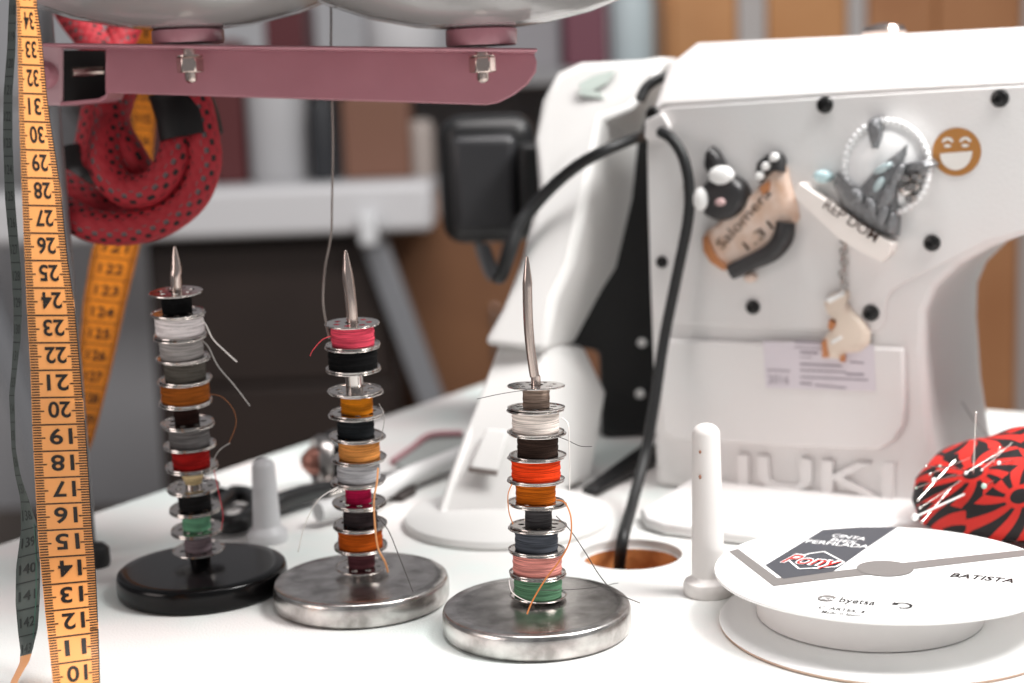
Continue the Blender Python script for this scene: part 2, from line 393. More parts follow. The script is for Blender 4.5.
# sloped upper shoulder: front line, mid line, top line
def up(px, py, dep): return onplane(px, py, O + N*dep, N)
sh0 = [F(x,y) for x, y in ((650,116),(662,106),(900,91),(1330,69))]
sh1 = [up(x,y,.022) for x, y in ((666,68),(680,58),(900,46),(1330,23))]
sh2 = [up(x,y,.04) for x, y in ((682,56),(698,43),(900,34),(1330,10))]
def loopup(l0, l1, l2):
    out = []
    for a, b, c in zip(l0, l1, l2):
        zt = c.z; back = [c+N*(DEP-.08), b+N*(DEP-.044), a+N*DEP]
        bot = a.copy(); out.append([a, b, c]+back)
    return out
MB().loft(loopup(sh0, sh1, sh2)).build('top_cover', machine_white, mroot, smooth=60, bevel=.003)
# raised back cover panel with a seam round it
cp = [(656,322),(652,300),(649,200),(648,150),(649,124),(654,112),(668,107),(900,92.5),(1024,85.5),(1250,73),(1250,224),(1100,221),(1024,231),(988,241),(950,260),(915,277),(893,290),(887,300),(886,322),(880,331),(868,333),(800,329)]
bcov = MB().prism(FL(cp, .0), -N*.0016).build('back_cover', machine_white, mroot, bevel=.0007, segs=2)
lp = [(662,338),(906,347),(907,400),(906,424),(896,440),(880,449),(800,446),(720,441),(676,439),(664,430)]
lpan = MB().prism(FL(lp), -N*.0045).build('lower_panel', machine_white, mroot, bevel=.0018, segs=3)
# embossed lettering
mb = MB(); p0 = F(726,485,.003); p1 = F(893,498.5,.003); hgt = (F(820,458)-F(820,492)).length
tx = (p1-p0); 
vs, fs = text_data('JUKI', .012, 0)
n_ = len(vs)
mb.add([p0+tx*x+Z*hgt*y for x, y in vs]+[p0+tx*x+Z*hgt*y+N*.005 for x, y in vs], fs)
bm = bmesh.new()
from collections import Counter
ec = Counter(); ed = {}
for f in fs:
    for a, b in zip(f, f[1:]+f[:1]): ec[tuple(sorted((a,b)))] += 1; ed[tuple(sorted((a,b)))] = (a,b)
bm.free()
for k, c in ec.items():
    if c == 1: a, b = ed[k]; mb.f.append((b, a, a+n_, b+n_)); mb.m.append(0)
mb.build('raised_lettering', machine_white, mroot, smooth=0, label='raised white letters JUKI')
for x, y, r in ((825,105,8.5),(1000,98.5,9),(653,114,7.5),(662,262,6.2),(753,307,7.5),(871,313,8.5),(932,243,8.5),(688,186,5)):
    p = F(x, y, .0016); rr = r/1500*((p-CAM).dot(RM @ Vector((0,0,-1))))
    mb = MB(); M = axis_frame(p+N*.0005, -N)
    mb.lathe([(rr,0),(rr,.0012),(rr*.8,.0026),(rr*.42,.003),(rr*.36,.0012),(0,.001)], M, 24)
    mb.build('screw', black_screw, bcov, label='black round screw')
# cable grommet tab, dark slit on the shoulder
MB().prism(FL([(647,120),(664,112),(672,126),(668,140),(655,143),(646,138)], .0017), -N*.003).build('grommet_tab', machine_white, mroot, bevel=.001)
mb = MB(); mb.tube([up(640,100,.012),up(646,88,.016),(up(656,80,.02)),up(667,76,.024)], .003, 10).build('carry_handle_slit', black_plastic, mroot)
mb = MB(); pt = up(884,30,.062)+Z*.003; M = Matrix.Translation(pt-Z*.004); mb.lathe([(.011,-.004),(.012,0),(.0105,.003),(.006,.0045),(0,.005)], M, 32).build('thread_tension_cap', nickel, mroot)
# rating plate
plate_m = mat('rating_plate', (214,206,212), .5); ink = mat('plate_ink', (150,140,150), .6)
mb = MB(); mb.prism(FL([(763,341),(874,345),(876,391),(766,388)], .0046), -N*.0003)
def line_on(mb, x0, y0, x1, y1, th, off, mi):
    a, b, c, d = F(x0,y0-th/2,off), F(x1,y1-th/2,off), F(x1,y1+th/2,off), F(x0,y0+th/2,off); mb.add([a,b,c,d], [(0,1,2,3)], mi)
for (x0,y0,x1,y1,th) in ((794,341.5,822,343,3.2),(794,347,822,348.5,1.5),(800,352,818,353,3),(800,357,812,357.5,1.2),(800,364,842,366,2.6),(800,370,846,372,2),(846,374,864,374.5,3),(800,377,868,380,2),(800,383,812,384,2.6),(815,385,846,388,2.2),(767,370,790,371,1.8),(850,362,864,363,2)):
    line_on(mb, x0,y0,x1,y1,th*.75,.0051,1)
a0, a1 = F(768,383,.0051), F(789,384,.0051)
mb.text('2016', lambda x, y: a0+(a1-a0)*x+Z*.0045*y, 1, .01)
mb.build('rating_plate', [plate_m, ink], lpan, smooth=0, recalc=False, label='pale rating plate with faint grey print')
# smiley sticker
gold = mat('gold_sticker', (176,122,64), .45, .3)
mb = MB(); sc = F(956.5,152,.0018); M = axis_frame(sc, -N); M = frame(sc, U, Z, -N)
sr = 24/1500*((sc-CAM).dot(RM @ Vector((0,0,-1))))
mb.lathe([(sr,0),(sr,.0003),(0,.0003)], M, 48, 0)
def sp(x, y): return M @ Vector((x*sr, y*sr, .0005))
top = [(-.66+1.32*k/12, -.05-.10*math.sin(PI*k/12)*0+.08*k/12) for k in range(13)]
bot = [(.66*math.cos(PI*k/14)-.02, -.03-.72*math.sin(PI*k/14)) for k in range(1,14)]
mb.add([sp(*q) for q in top+bot], [tuple(range(len(top+bot)))], 1)
for ex in (-.36,.36):
    q = [(ex+.24*math.cos(PI*k/8), .42+.2*math.sin(PI*k/8)) for k in range(9)]+[(ex-.14*math.cos(PI*k/8), .40+.1*math.sin(PI*k/8)) for k in range(9)]
    mb.add([sp(*p) for p in q], [tuple(range(len(q)))], 1)
    q = [(ex+.15*math.cos(2*PI*k/12), .26+.07*math.sin(2*PI*k/12)) for k in range(12)]; mb.add([sp(*p) for p in q], [tuple(range(12))], 1)
mb.build('smiley_sticker', [gold, mat('sticker_white', (226,222,216), .5)], bcov, smooth=30, recalc=False, label='round gold laughing face sticker')
# machine bed
bedl = [(650,503),(640,508),(645,517),(665,523),(700,527),(765,535),(830,531),(900,521),(960,520),(1100,538),(1300,560)]
bh = .007
bedf = [onz(x, y, TZ+bh) for x, y in bedl]
bedb = [bedf[-1]+N*.23, bedf[0]+N*.19+U*.0]
for p in bedb: p.z = TZ+bh
MB().prism(bedf+bedb, (0,0,-bh+.0003)).build('bed', machine_white, mroot, bevel=.0022)

# ------------------------------------------------------------------ magnets
def puff(mb, loop, th, mi=0, steps=((0,1),(.55,.98),(.85,.9),(1,.72)), off=.0018):
    P = FL(loop, off); c = sum(P, Vector())/len(P); n = len(P); rows = []
    for h, s_ in steps: rows.append([c+(p-c)*s_-N*th*h for p in P])
    mb.loft(rows, mi); return mb
def blob(c, rx, ry, a=0, n=20): 
    ca, sa = math.cos(a), math.sin(a)
    return [(c[0]+rx*math.cos(2*PI*k/n)*ca-ry*math.sin(2*PI*k/n)*sa, c[1]+rx*math.cos(2*PI*k/n)*sa+ry*math.sin(2*PI*k/n)*ca) for k in range(n)]
cat = thing('cat_magnet', 'ceramic cat souvenir magnet, black and cream with lettering, on the machine back', 'magnet', F(750,220))
cer = mat('cream_ceramic', (222,200,186), .3, var=(120,(206,172,148))); cgrey = mat('charcoal_ceramic', (44,43,44), .35, bump=(500,.4,.001)); cwhite = mat('white_ceramic', (240,240,238), .2, coat=.4)
ctan = mat('tan_glaze', (186,124,80), .4); cink = mat('dark_glaze', (62,42,32), .5); cpink = mat('pink_glaze', (196,166,164), .4)
mb = MB(); puff(mb, [(706,232),(716,226),(728,214),(742,204),(756,192),(768,178),(776,164),(786,160),(790,178),(798,205),(800,218),(790,232),(776,246),(756,262),(738,270),(722,266),(712,250),(705,244)], .006); mb.build('body', cer, cat, smooth=60)
mb = MB(); puff(mb, blob((727,197),25,23,-.3), .011); hd = mb.build('head', cgrey, cat, smooth=70)
mb = MB(); puff(mb, [(708,166),(709,152),(714,146),(721,152),(728,166),(724,172),(712,174)], .008); mb.build('ear', cgrey, hd, smooth=60)
for c_, r_ in (((722.5,175),(12,9.5)),((703,199),(7.5,12))):
    mb = MB(); puff(mb, blob(c_, *r_), .006, off=.0095); mb.build('eye', cwhite, hd, smooth=70)
mb = MB(); puff(mb, blob((721,202),5,4), .003, off=.0125); mb.build('nose', cpink, hd, smooth=70)
mb = MB(); puff(mb, [(758,176),(760,162),(770,153),(780,151),(786,158),(788,172),(778,170),(768,178),(762,182)], .008); pw = mb.build('paw', cgrey, cat, smooth=60)
for c_ in ((775,157),(767,166),(761,175.5)):
    mb = MB(); puff(mb, blob(c_, 4.2, 4.8, .6), .004, off=.009); mb.build('toe', cwhite, pw, smooth=70)
tp_ = [(786,222,-.0),(783,238,0),(772,252,0),(752,262,0),(731,272,0)]
MB().tube([F(x,y,.0085) for x, y, _ in tp_], [.005,.0056,.0052,.0045,.0044], 12).build('tail', cgrey, cat, smooth=60)
mb = MB(); puff(mb, [(705,236),(711,232),(718,252),(726,262),(734,268),(726,270),(714,262),(706,250)], .0068); mb.build('tan_edge', ctan, cat, smooth=60); mb = MB(); puff(mb, [(762,186),(775,178),(774,190),(766,196)], .0072); mb.build('tan_edge', ctan, cat, smooth=60)
mb = MB(); puff(mb, blob((752,277),6,5), .005); mb.build('foot', cer, cat, smooth=60)
mb = MB(); 
def fdir(a, b, off, hpx):
    p0, p1 = F(*a, off), F(*b, off); X = p1-p0; Y = (-N).cross(X).normalized()*(hpx/1500*.84); return lambda x, y: p0+X*x+Y*y
mb.text('Salomera', fdir((722,250),(772,194),.0083,10.5), 0, .0); mb.text('1.31', fdir((748,251),(774,228),.0083,10), 0, .0); mb.build('lettering', cink, cat, smooth=0)

rd = thing('souvenir_magnet', 'round silver souvenir magnet reading REP DOM with a chain hanging below it', 'magnet', F(880,190))
silv = mat('silver_relief', (196,196,198), .22, .85, bump=(260,.6,.002)); silw = mat('pearl_white', (246,246,246), .22, coat=.6); slate = mat('dark_silver', (128,129,131), .32, .5, bump=(320,.9,.002))
banner = mat('banner_white', (236,228,222), .35)
mb = MB(); puff(mb, blob((887,167),45,49,.2,40), .0085, steps=((0,1),(.35,.985),(.5,.95),(.45,.88),(.75,.72),(.95,.45),(1,.2))); mb.build('disc', silw, rd, smooth=50)
mb = MB()
for k in range(44):
    a = 2*PI*k/44; p = F(887+42*math.cos(a), 167+46*math.sin(a), .007); mb.ball(p, .0019, None, 8, 6)
mb.build('rope_border', silw, rd, smooth=80)
mb = MB(); puff(mb, [(868,178),(872,160),(884,152),(898,154),(904,170),(896,186),(880,190)], .007); mb.build('relief_centre', silv, rd, smooth=60)
mb = MB(); puff(mb, [(872,120),(877,116),(886,118),(887,134),(883,149),(877,149),(873,136)], .011); mb.build('strap', slate, rd, smooth=60); mb = MB(); puff(mb, [(906,163),(918,160),(934,158),(940,164),(930,170),(910,172)], .011); mb.build('strap', slate, rd, smooth=60)
mb = MB(); puff(mb, [(836,184),(838,172),(848,182),(862,188),(880,168),(905,148),(912,142),(912,152),(904,172),(902,200),(900,236),(884,234),(864,222),(846,206)], .011); plm = mb.build('palm_relief', slate, rd, smooth=60)
for (x,y,rx,ry,a) in ((858,196,9,6,.8),(872,206,10,6,1.2),(888,196,7,18,.5),(884,214,6,12,.2),(898,176,5,14,.5),(893,222,5,11,.1)): mb = MB(); puff(mb, blob((x,y),rx,ry,a,14), .004, off=.0115); mb.build('leaf', slate, plm, smooth=60)
for (x,y,rx,ry,a) in ((880,184,4,9,.5),(884,168,11,4,-.5)): mb = MB(); puff(mb, blob((x,y),rx,ry,a,14), .004, off=.0115); mb.build('opal_leaf', mat('opal', (170,186,188), .2, coat=.5), plm, smooth=60)
for (x,y,r) in ((908,178,6),(915,186,6),(907,190,7),(918,176,5),(912,198,6)): mb = MB(); puff(mb, blob((x,y),r,r*.8,.3,12), .006, off=.0085); mb.build('shell', chrome, rd, smooth=60)
mb = MB(); puff(mb, blob((825,176),9,6.5,.2), .008); mb.build('pearl', mat('opal_blue', (180,206,210), .12, coat=.6), rd, smooth=70)
mb = MB(); puff(mb, [(803,187),(808,182),(822,192),(838,202),(855,214),(872,226),(890,236),(898,242),(896,252),(888,259),(878,254),(862,246),(846,236),(832,222),(816,208),(804,196)], .0135, steps=((0,1),(.9,1.02),(1,1.0))); bnr = mb.build('banner', banner, rd, smooth=50)
mb = MB(); mb.text('REP DOM', fdir((822.5,207.5),(874.5,242.5),.0158,9.8), 0, .004); mb.build('lettering', cink, bnr, smooth=0, label='dark letters REP DOM')
mb = MB()
for k in range(9):
    p = F(844+1.2*math.sin(k*1.7)-k*.15, 240+k*5.6, .004); mb.lathe([(.0016+.0007*math.cos(2*PI*j/6), .0007*math.sin(2*PI*j/6)) for j in range(7)], axis_frame(p, (U if k % 2 else -N+U*.4)), 10)
mb.build('chain', chrome, rd, smooth=60)
mb = MB(); puff(mb, [(825,301),(832,294),(846,289),(850,292),(848,302),(854,312),(864,320),(871,332),(870,346),(862,352),(848,353),(846,360),(828,358),(824,352),(826,336),(834,328),(838,318),(828,310)], .005); pend = mb.build('pendant', mat('pendant_cream', (222,206,190), .35), rd, smooth=50, label='cream animal-shaped pendant')
for q_ in ([(824,340),(829,336),(832,356),(825,357)],[(832,318),(840,322),(834,330),(830,326)],[(843,354),(848,353),(847,361),(842,360)]):
    mb = MB(); puff(mb, q_, .0062); mb.build('tan_edge', ctan, pend, smooth=50)
for q_ in ([(826,299),(846,289),(848,294),(832,303)],[(832,340),(845,333),(846,337),(834,344)]):
    mb = MB(); puff(mb, q_, .0058); mb.build('white_glaze', cwhite, pend, smooth=50)

# ------------------------------------------------------------------ cables
cab = black_rubber
pts = [F(661,132,.006),F(672,139,.012),F(683,157,.014),F(689,185,.014),F(688,220,.014),F(676,280,.016),F(664,340,.02),F(655,400,.03)]
e = onz(616,566,TZ-.02); q = onz(622,548,TZ)
pts += [ony(645,455,.79), ony(632,505,.76), Vector((q.x,q.y,TZ+.002)), e-Vector((0,0,.02))]
tag(MB().tube(pts, .0030, 12, sub=6).build('power_cable', cab, smooth=60), 'black power cable running down the machine back into the table hole', 'cable')

# ------------------------------------------------------------------ white sloped stand
foot_c = onz(508,521)
fy = foot_c.y
sroot = thing('sloped_stand', 'white plastic stand with a sloped arm on a round foot, left of the sewing machine', 'stand', foot_c)
fr = 104/1500*((foot_c-CAM).dot(RM @ Vector((0,0,-1))))
MB().lathe([(0,0),(fr-.001,0),(fr,.002),(fr-.001,.0045),(fr-.006,.0065),(0,.009)], Matrix.Translation(foot_c), 72).build('foot', white_plastic, sroot, smooth=40)
Ya = fy+.0
def SL(y): return .075*max(0, 530-y)/470
_ony = ony
def ony(x, y, Y): return _ony(x, y, Y+SL(y)) if STAND else _ony(x, y, Y)
STAND = True
# lower leg: front face is a quad, thick to the right/back
legf = [(500,350),(548,350),(528,440),(505,545-6),(432,530),(470,430)]
mb = MB()
fl = [(497,345,.03),(548,345,.012),(530,430,0),(508,536,-.012),(434,528,-.004),(466,440,.015)]
F0 = [ony(x,y,Ya+d) for x,y,d in fl]
def lift(L):
    for p in L: p.z = max(p.z, TZ+.004)
bkp = [(540,340,.085),(584,346,.078),(607,392,.07),(592,500,.066),(520,500,.09),(520,440,.085)]
F1 = [ony(x,y,Ya+d) for x,y,d in bkp]
lift(F0); lift(F1); mb.loft([F0, F1]); mb.build('leg', white_plastic, sroot, bevel=.003)
# raised rims and slot of the leg
mb = MB(); mb.tube([ony(x,y,Ya+d-.002) for x,y,d in ((502,352,.03),(484,400,.024),(462,455,.011),(438,526,-.004))], .0026, 8).build('leg_rim', white_plastic, sroot, smooth=60)
mb = MB(); sl = [(486,428,.010),(508,430,.004),(497,470,-.004),(470,466,.0)]
P = [ony(x,y,Ya+d-.004) for x,y,d in sl]; clip_ = mb.prism(P, (0,-.003,0)).build('clip', white_plastic, sroot, bevel=.001)
mb = MB(); mb.tube([ony(469,469,Ya-.0045), ony(497,473,Ya-.009)], .0016, 8, sub=1).build('clip_gap', mat('slot_grey', (120,110,106), .6), clip_)
# upper housing
hf = [(480,345,.02),(500,310,.025),(520,258,.03),(536,190,.04),(533,140,.05),(540,100,.05),(556,72,.05),(580,62,.05),(640,60,.045),(668,56,.04),(655,80,.03),(634,110,.022),(604,120,.02),(590,180,.016),(572,265,.012),(556,300,.008),(547,354,.004)]
H0 = [ony(x,y,Ya+d) for x,y,d in hf]
hb = [(530,335,.085),(545,310,.085),(560,258,.085),(570,190,.085),(563,140,.09),(567,104,.09),(580,80,.095),(598,70,.1),(650,64,.11),(680,56,.11),(680,80,.11),(650,112,.11),(640,140,.105),(634,200,.1),(618,268,.09),(604,290,.085),(572,347,.075)]
H1 = [ony(x,y,Ya+d) for x,y,d in hb]
mb = MB(); mb.loft([H0, H1]); hous = mb.build('housing', white_plastic, sroot, bevel=.005)
mb = MB(); logo_m = mat('logo_grey', (168,178,172), .6)
for pl in ([(578,84),(592,76),(606,72),(616,70),(608,82),(594,90),(582,92)],[(576,92),(586,90),(600,92),(604,99),(596,97),(588,96),(582,95)]):
    P = [ony(x,y,Ya+.0435) for x, y in pl]; mb.prism(P, (0,-.0012,0))
mb.build('emblem', logo_m, hous, smooth=0, label='pale grey-green emblem')
# cord over the housing
pts = [ony(x, y, Ya+d) for x, y, d in ((654,134,.06),(640,137,.03),(631,140,.0),(606,150,-.012),(580,164,-.002),(556,183,.012),(534,206,.02),(518,228,.02),(508,256,.02),(500,277,.035),(493,270,.07),(486,248,.11))]
tag(MB().tube(pts, [.003,.003,.003,.0032,.0034,.0036,.0038,.004,.004,.004,.0035,.003], 12).build('thin_cord', black_rubber, smooth=60), 'black cord curving across the white sloped stand', 'cord')
STAND = False
# black upright between stand and machine
bu = thing('black_casing', 'black upright casing in the gap between the white stand and the sewing machine', 'casing', onz(625,470))
Yb = .955
mb = MB(); up_ = [(640,110),(666,108),(668,120),(668,300),(668,440),(600,440),(598,352),(566,346),(558,330),(588,280),(608,230),(624,150)]
P = [ony(x,y,Yb) for x,y in up_]
for k in (4,5): P[k].z = TZ+.0005
mb.prism(P, (.012,.05,0)); mb.build('housing', black_plastic, bu, bevel=.004)
f0, f1 = onz(589,497), onz(652,462); fd = (f1-f0).normalized(); fs_ = Vector((fd.y,-fd.x,0))*.007
mb = MB(); P = [f0-fs_*.7, f0+fs_*.7, f1+fs_, f1-fs_]
mb.loft([[p+Z*.0006 for p in P],[p+Z*h_ for p, h_ in zip(P,(.005,.005,.011,.011))]]); mb.build('foot', black_plastic, bu, bevel=.002)
for x, y, r in ((642,343,5),(640,394,5.5)):
    p = ony(x, y, Yb-.0005); MB().lathe([(0,.003),(.0022,.0026),(.0031,0),(.0031,-.006),(0,-.006)], axis_frame(p, (0,-1,0)), 20).build('button', cwhite, bu, label='small pale button')

# black casing behind the stand
bb = thing('motor_casing', 'rounded black plastic casing behind the top of the white sloped stand', 'casing', ony(490,245,1.02))
p0, p1 = ony(443,246,1.0), ony(535,113,1.0)
mb = MB(); mb.box((p0.x,1.0,p0.z),(p1.x,1.07,p1.z)).build('shell', black_plastic, bu and bb, bevel=.014, segs=4)
q0, q1 = ony(454,235,.99), ony(516,134,.99)
mb = MB(); mb.box((q0.x,.985,q0.z),(q1.x,1.03,q1.z)).build('front_panel', mat('panel_grey', (46,46,48), .35), bb, bevel=.006)
r0, r1 = ony(520,215,1.0), ony(585,140,1.0)
mb = MB(); mb.box((r0.x,.945,r0.z),(r1.x,1.06,r1.z)).build('axle_mount', black_plastic, bb, bevel=.004)
mb = MB(); mb.tube([ony(478,242,1.02),ony(484,262,1.02),ony(492,277,1.02),ony(500,268,1.025),ony(508,240,1.03)], .003, 10).build('wire_loop', mat('wire_grey', (110,114,118), .5), bb, smooth=60)

# ------------------------------------------------------------------ spool pegs
def peg(px, topy, boty, rt, rb, fl, label, m, spots=()):
    b = onz(px, boty); z_ = (b-CAM).dot(RM @ Vector((0,0,-1))); h = ony(px, topy, b.y).z-TZ; k = z_/1500
    r = thing('spool_peg', label, 'peg', b, 'spool pegs on the table')
    MB().lathe([(0,.0),(fl*k*.96,0),(fl*k,.001),(fl*k,.0045),(fl*k*.94,.006),(rb*k*1.15,.0068),(rb*k,.0085)], Matrix.Translation(b), 48).build('flange', m, r, smooth=40)
    MB().lathe([(rb*k,.0084),(lerp(rb,rt,.5)*k,h*.5),(rt*k,h-rt*k*.75)]+[(rt*k*math.cos(PI/2*i/6), h-rt*k*.75+rt*k*.75*math.sin(PI/2*i/6)) for i in range(1,7)], Matrix.Translation(b), 48).build('pin', m, r, smooth=50); pin_ = C.objects[-1]
    for x, y, s_ in spots:
        MB().ball(ony(x, y, b.y-rt*k*1.02), .0007*s_, None, 10, 6, sc=(.7,.25,1.2)).build('rust_spot', mat('rust', (150,98,72), .7), pin_, label='small brown stain')
    return b
peg(708.5, 423, 593, 13.8, 16.5, 25, 'tall white plastic spool peg in front of the sewing machine', mat('peg_white', (228,224,221), .4, bump=(900,.1,.0004)), ((700,452,1),(700,477,1.2)))
peg(268, 458, 541, 11.5, 14, 20, 'grey-white plastic spool peg between the black-based and middle bobbin stands', mat('peg_grey', (186,186,188), .4))

# ------------------------------------------------------------------ bias tape reel
card = mat('white_card', (240,240,239), .5, bump=(300,.06,.0004)); card_e = mat('card_edge', (206,176,156), .7)
lc = onz(890,614,TZ+.004); zz = (lc-CAM).dot(RM @ Vector((0,0,-1))); RR = 171/1500*zz*.985
hub_h = .0160
reel = thing('bias_tape_reel', 'white card reel of bias tape lettered BATISTA lying on the table', 'tape reel', Vector((lc.x, lc.y, TZ)))
pz = TZ+.0035+hub_h+.0015
uc = onz(883.5,569,pz)
rc = Vector((lc.x, lc.y, 0))
lf = MB(); lf.lathe([(0,.003),(RR,.002),(RR+.0004,.0014)], Matrix.Translation((lc.x,lc.y,TZ)), 96, 0); lf.lathe([(RR+.0004,.0014),(RR+.0001,.0003),(0,.0006)], Matrix.Translation((lc.x,lc.y,TZ)), 96, 1)
lf.build('lower_flange', [card, card_e], reel, smooth=30)
hb = onz(885,618,TZ+.01)
hubx, huby = hb.x, lc.y+.006
MB().lathe([(0,.003),(.0462,.003),(.0462,.0035+hub_h-.001),(0,.0035+hub_h-.001)], Matrix.Translation((hubx,huby,TZ)), 96).build('tape_roll', mat('wound_tape', (226,222,220), .7), reel, smooth=30)
UN = Vector((0, math.sin(.026), math.cos(.026))); UX = Vector((1,0,0)); UY = UN.cross(UX); UM = frame(uc, UX, UY, UN)
mb = MB(); mb.lathe([(0,-.0013),(RR,-.0013),(RR+.0003,-.0007),(RR,0),(0,0)], UM, 128)
PR = lambda x, y, o=.00015: onplane(x, y, uc+UN*o, UN)
def inside(p, r=None):
    q = UM.inverted() @ p; d = Vector((q.x, q.y, 0)); r = r or RR-.0006
    if d.length > r: d = d*(r/d.length); return UM @ Vector((d.x, d.y, q.z))
    return p
def poly(mb, pts, mi, o=.00015): P = [inside(PR(x,y,o)) for x,y in pts]; mb.add(P, [tuple(range(len(P)))], mi)
poly(mb, [(727,551),(738,548.6),(777.5,578),(830,571.5),(870,567),(905,562.5),(1024,549.6),(1060,546),(1060,551),(1024,556),(905,570),(870,574.5),(830,579),(773.4,586)], 1)
poly(mb, [(823,529.6),(860,527),(898,526),(866,548),(832.6,571.6),(783.4,578.6),(765.5,565)], 2, .0002)
gc = PR(885,568.2,.0003); gr = 27/1500*.64
mb.add([gc+UX*(gr*math.cos(2*PI*k/40))+UY*(gr*math.sin(2*PI*k/40)) for k in range(40)], [tuple(range(40))], 1)
def rtext(st, a, b, h, mi, bold=0, shear=0, o=.0003, skew=0):
    p0, p1 = PR(*a, o), PR(*b, o); X = p1-p0; Yd = UN.cross(X).normalized()*h
    mb.text(st, lambda x, y: p0+X*x+Yd*(y)+X.normalized()*skew*h*y, mi, bold, shear)
rtext('BATISTA', (949.4,576.3), (1013,582.6), .0060, 3, .012, .2)
rtext('CINTA', (831,536.4), (864,540.3), .0052, 4, .008)
rtext('BIES', (830,540.4), (854,543.6), .0044, 4, .008)
rtext('PERFILADA', (805,542.5), (867.5,548.2), .0056, 4, .008)
hexo = [(776,563),(810,556),(824,551.6),(844.5,562),(836,566),(798.5,569.2),(785,560)]
hx = [(788,559.5),(810,553.4),(824,551.4),(844,562),(836,566.6),(799,568.8)]
for i in range(6):
    a, b = PR(*hx[i],.0004), PR(*hx[(i+1)%6],.0004); d = (b-a).normalized(); s_ = UN.cross(d)*.0005; mb.add([a-s_, b-s_, b+s_, a+s_], [(0,1,2,3)], 4)
rtext('Pony', (780,561.8), (838,567), .0145, 4, .045, .35, .0005)
rtext('Pony', (781,561.8), (837.4,566.8), .014, 5, .0, .35, .0007)
ov = [PR(817.5+9.3+9.3*math.cos(2*PI*k/24), 598+3*math.sin(2*PI*k/24), .0003) for k in range(24)]; mb.add(ov, [tuple(range(24))], 1)
rtext('BCN', (820,599), (834,600.5), .003, 4, .02, .2, .0005)
rtext('byetsa', (838.5,601.5), (874,605), .0064, 3, .004)
rtext('Manufacturas', (843,597.3), (876,600), .0022, 1, 0); rtext('Tejidos', (843,606), (870,608.5), .0022, 1, 0)
rtext('C. ARTES, 4', (818,608), (864,613), .0034, 3, .012); rtext('Made in Spain', (821,612.5), (859,616.5), .0032, 3, .012)
rcx = PR(903,605.4,.0004)
arc = [(.0068+dr, a) for dr in (0,) for a in [0]]
ring = []
for k in range(18):
    a = -2.4+4.4*k/17; ring.append((a, .0042+.0016*k/17*.6))
vsr = []
for a, r_ in ring: vsr += [rcx+UX*(.78*r_*math.cos(a))+UY*(.78*r_*math.sin(a)), rcx+UX*((.78*r_-.0010)*math.cos(a))+UY*((.78*r_-.0010)*math.sin(a))]
mb.add(vsr, [(2*k,2*k+1,2*k+3,2*k+2) for k in range(17)], 3)
ae = ring[-1][0]; ctrp = rcx+UX*(.0035*math.cos(ae))+UY*(.0035*math.sin(ae)); tdir = UX*-math.sin(ae)+UY*math.cos(ae); rdir = UX*math.cos(ae)+UY*math.sin(ae)
mb.add([ctrp+rdir*.0017, ctrp-rdir*.0017, ctrp+tdir*.0028], [(0,1,2)], 3)
mb.build('upper_flange', [card, mat('band_grey', (118,114,112), .5), mat('label_slate', (68,70,76), .5), mat('print_black', (26,25,25), .5), mat('print_white', (244,244,244), .5), mat('print_red', (214,46,40), .5)], reel, smooth=30, recalc=False)

# ------------------------------------------------------------------ pincushion
pc = onz(985,548)
pcs = thing('pincushion', 'red and black floral fabric pincushion behind the tape reel', 'pincushion', pc)
pm = bpy.data.materials.new('floral_fabric'); pm.use_nodes = True; nt = pm.node_tree; b = nt.nodes['Principled BSDF']; b.inputs['Roughness'].default_value = .75
def mnode(nt, op, a, b=None, v=None, v2=None):
    n = nt.nodes.new('ShaderNodeMath'); n.operation = op
    nt.links.new(a, n.inputs[0])
    if b is not None: nt.links.new(b, n.inputs[1])
    elif v is not None: n.inputs[1].default_value = v
    if v2 is not None: n.inputs[2].default_value = v2
    return n.outputs[0]
tc = nt.nodes.new('ShaderNodeTexCoord'); sx = nt.nodes.new('ShaderNodeSeparateXYZ'); nt.links.new(tc.outputs['Object'], sx.inputs[0])
cb_ = nt.nodes.new('ShaderNodeCombineXYZ'); nt.links.new(mnode(nt,'ADD',sx.outputs[0],v=.012), cb_.inputs[0]); nt.links.new(mnode(nt,'MULTIPLY_ADD',sx.outputs[1],v=-.75,v2=.0) , cb_.inputs[1])
zz_ = mnode(nt,'ADD',sx.outputs[2],mnode(nt,'MULTIPLY',sx.outputs[1],v=.7)); nt.links.new(zz_, cb_.inputs[1])
vo = nt.nodes.new('ShaderNodeTexVoronoi'); vo.voronoi_dimensions = '2D'; vo.inputs['Scale'].default_value = 33; vo.inputs['Randomness'].default_value = .75; nt.links.new(cb_.outputs[0], vo.inputs['Vector'])
sb = nt.nodes.new('ShaderNodeVectorMath'); sb.operation = 'SUBTRACT'; nt.links.new(cb_.outputs[0], sb.inputs[0]); nt.links.new(vo.outputs['Position'], sb.inputs[1])
s2 = nt.nodes.new('ShaderNodeSeparateXYZ'); nt.links.new(sb.outputs[0], s2.inputs[0])
th = mnode(nt,'ARCTAN2',s2.outputs[1],s2.outputs[0])
tw = mnode(nt,'ADD',mnode(nt,'MULTIPLY',th,v=9.0),mnode(nt,'MULTIPLY',vo.outputs['Distance'],v=7.0))
petal = mnode(nt,'GREATER_THAN',mnode(nt,'SINE',tw),mnode(nt,'MULTIPLY_ADD',vo.outputs['Distance'],v=-1.1,v2=.55))
ring1 = mnode(nt,'GREATER_THAN',vo.outputs['Distance'],v=.2)
core = mnode(nt,'LESS_THAN',vo.outputs['Distance'],v=.13)
blk = mnode(nt,'MAXIMUM',mnode(nt,'MULTIPLY',petal,ring1),core)
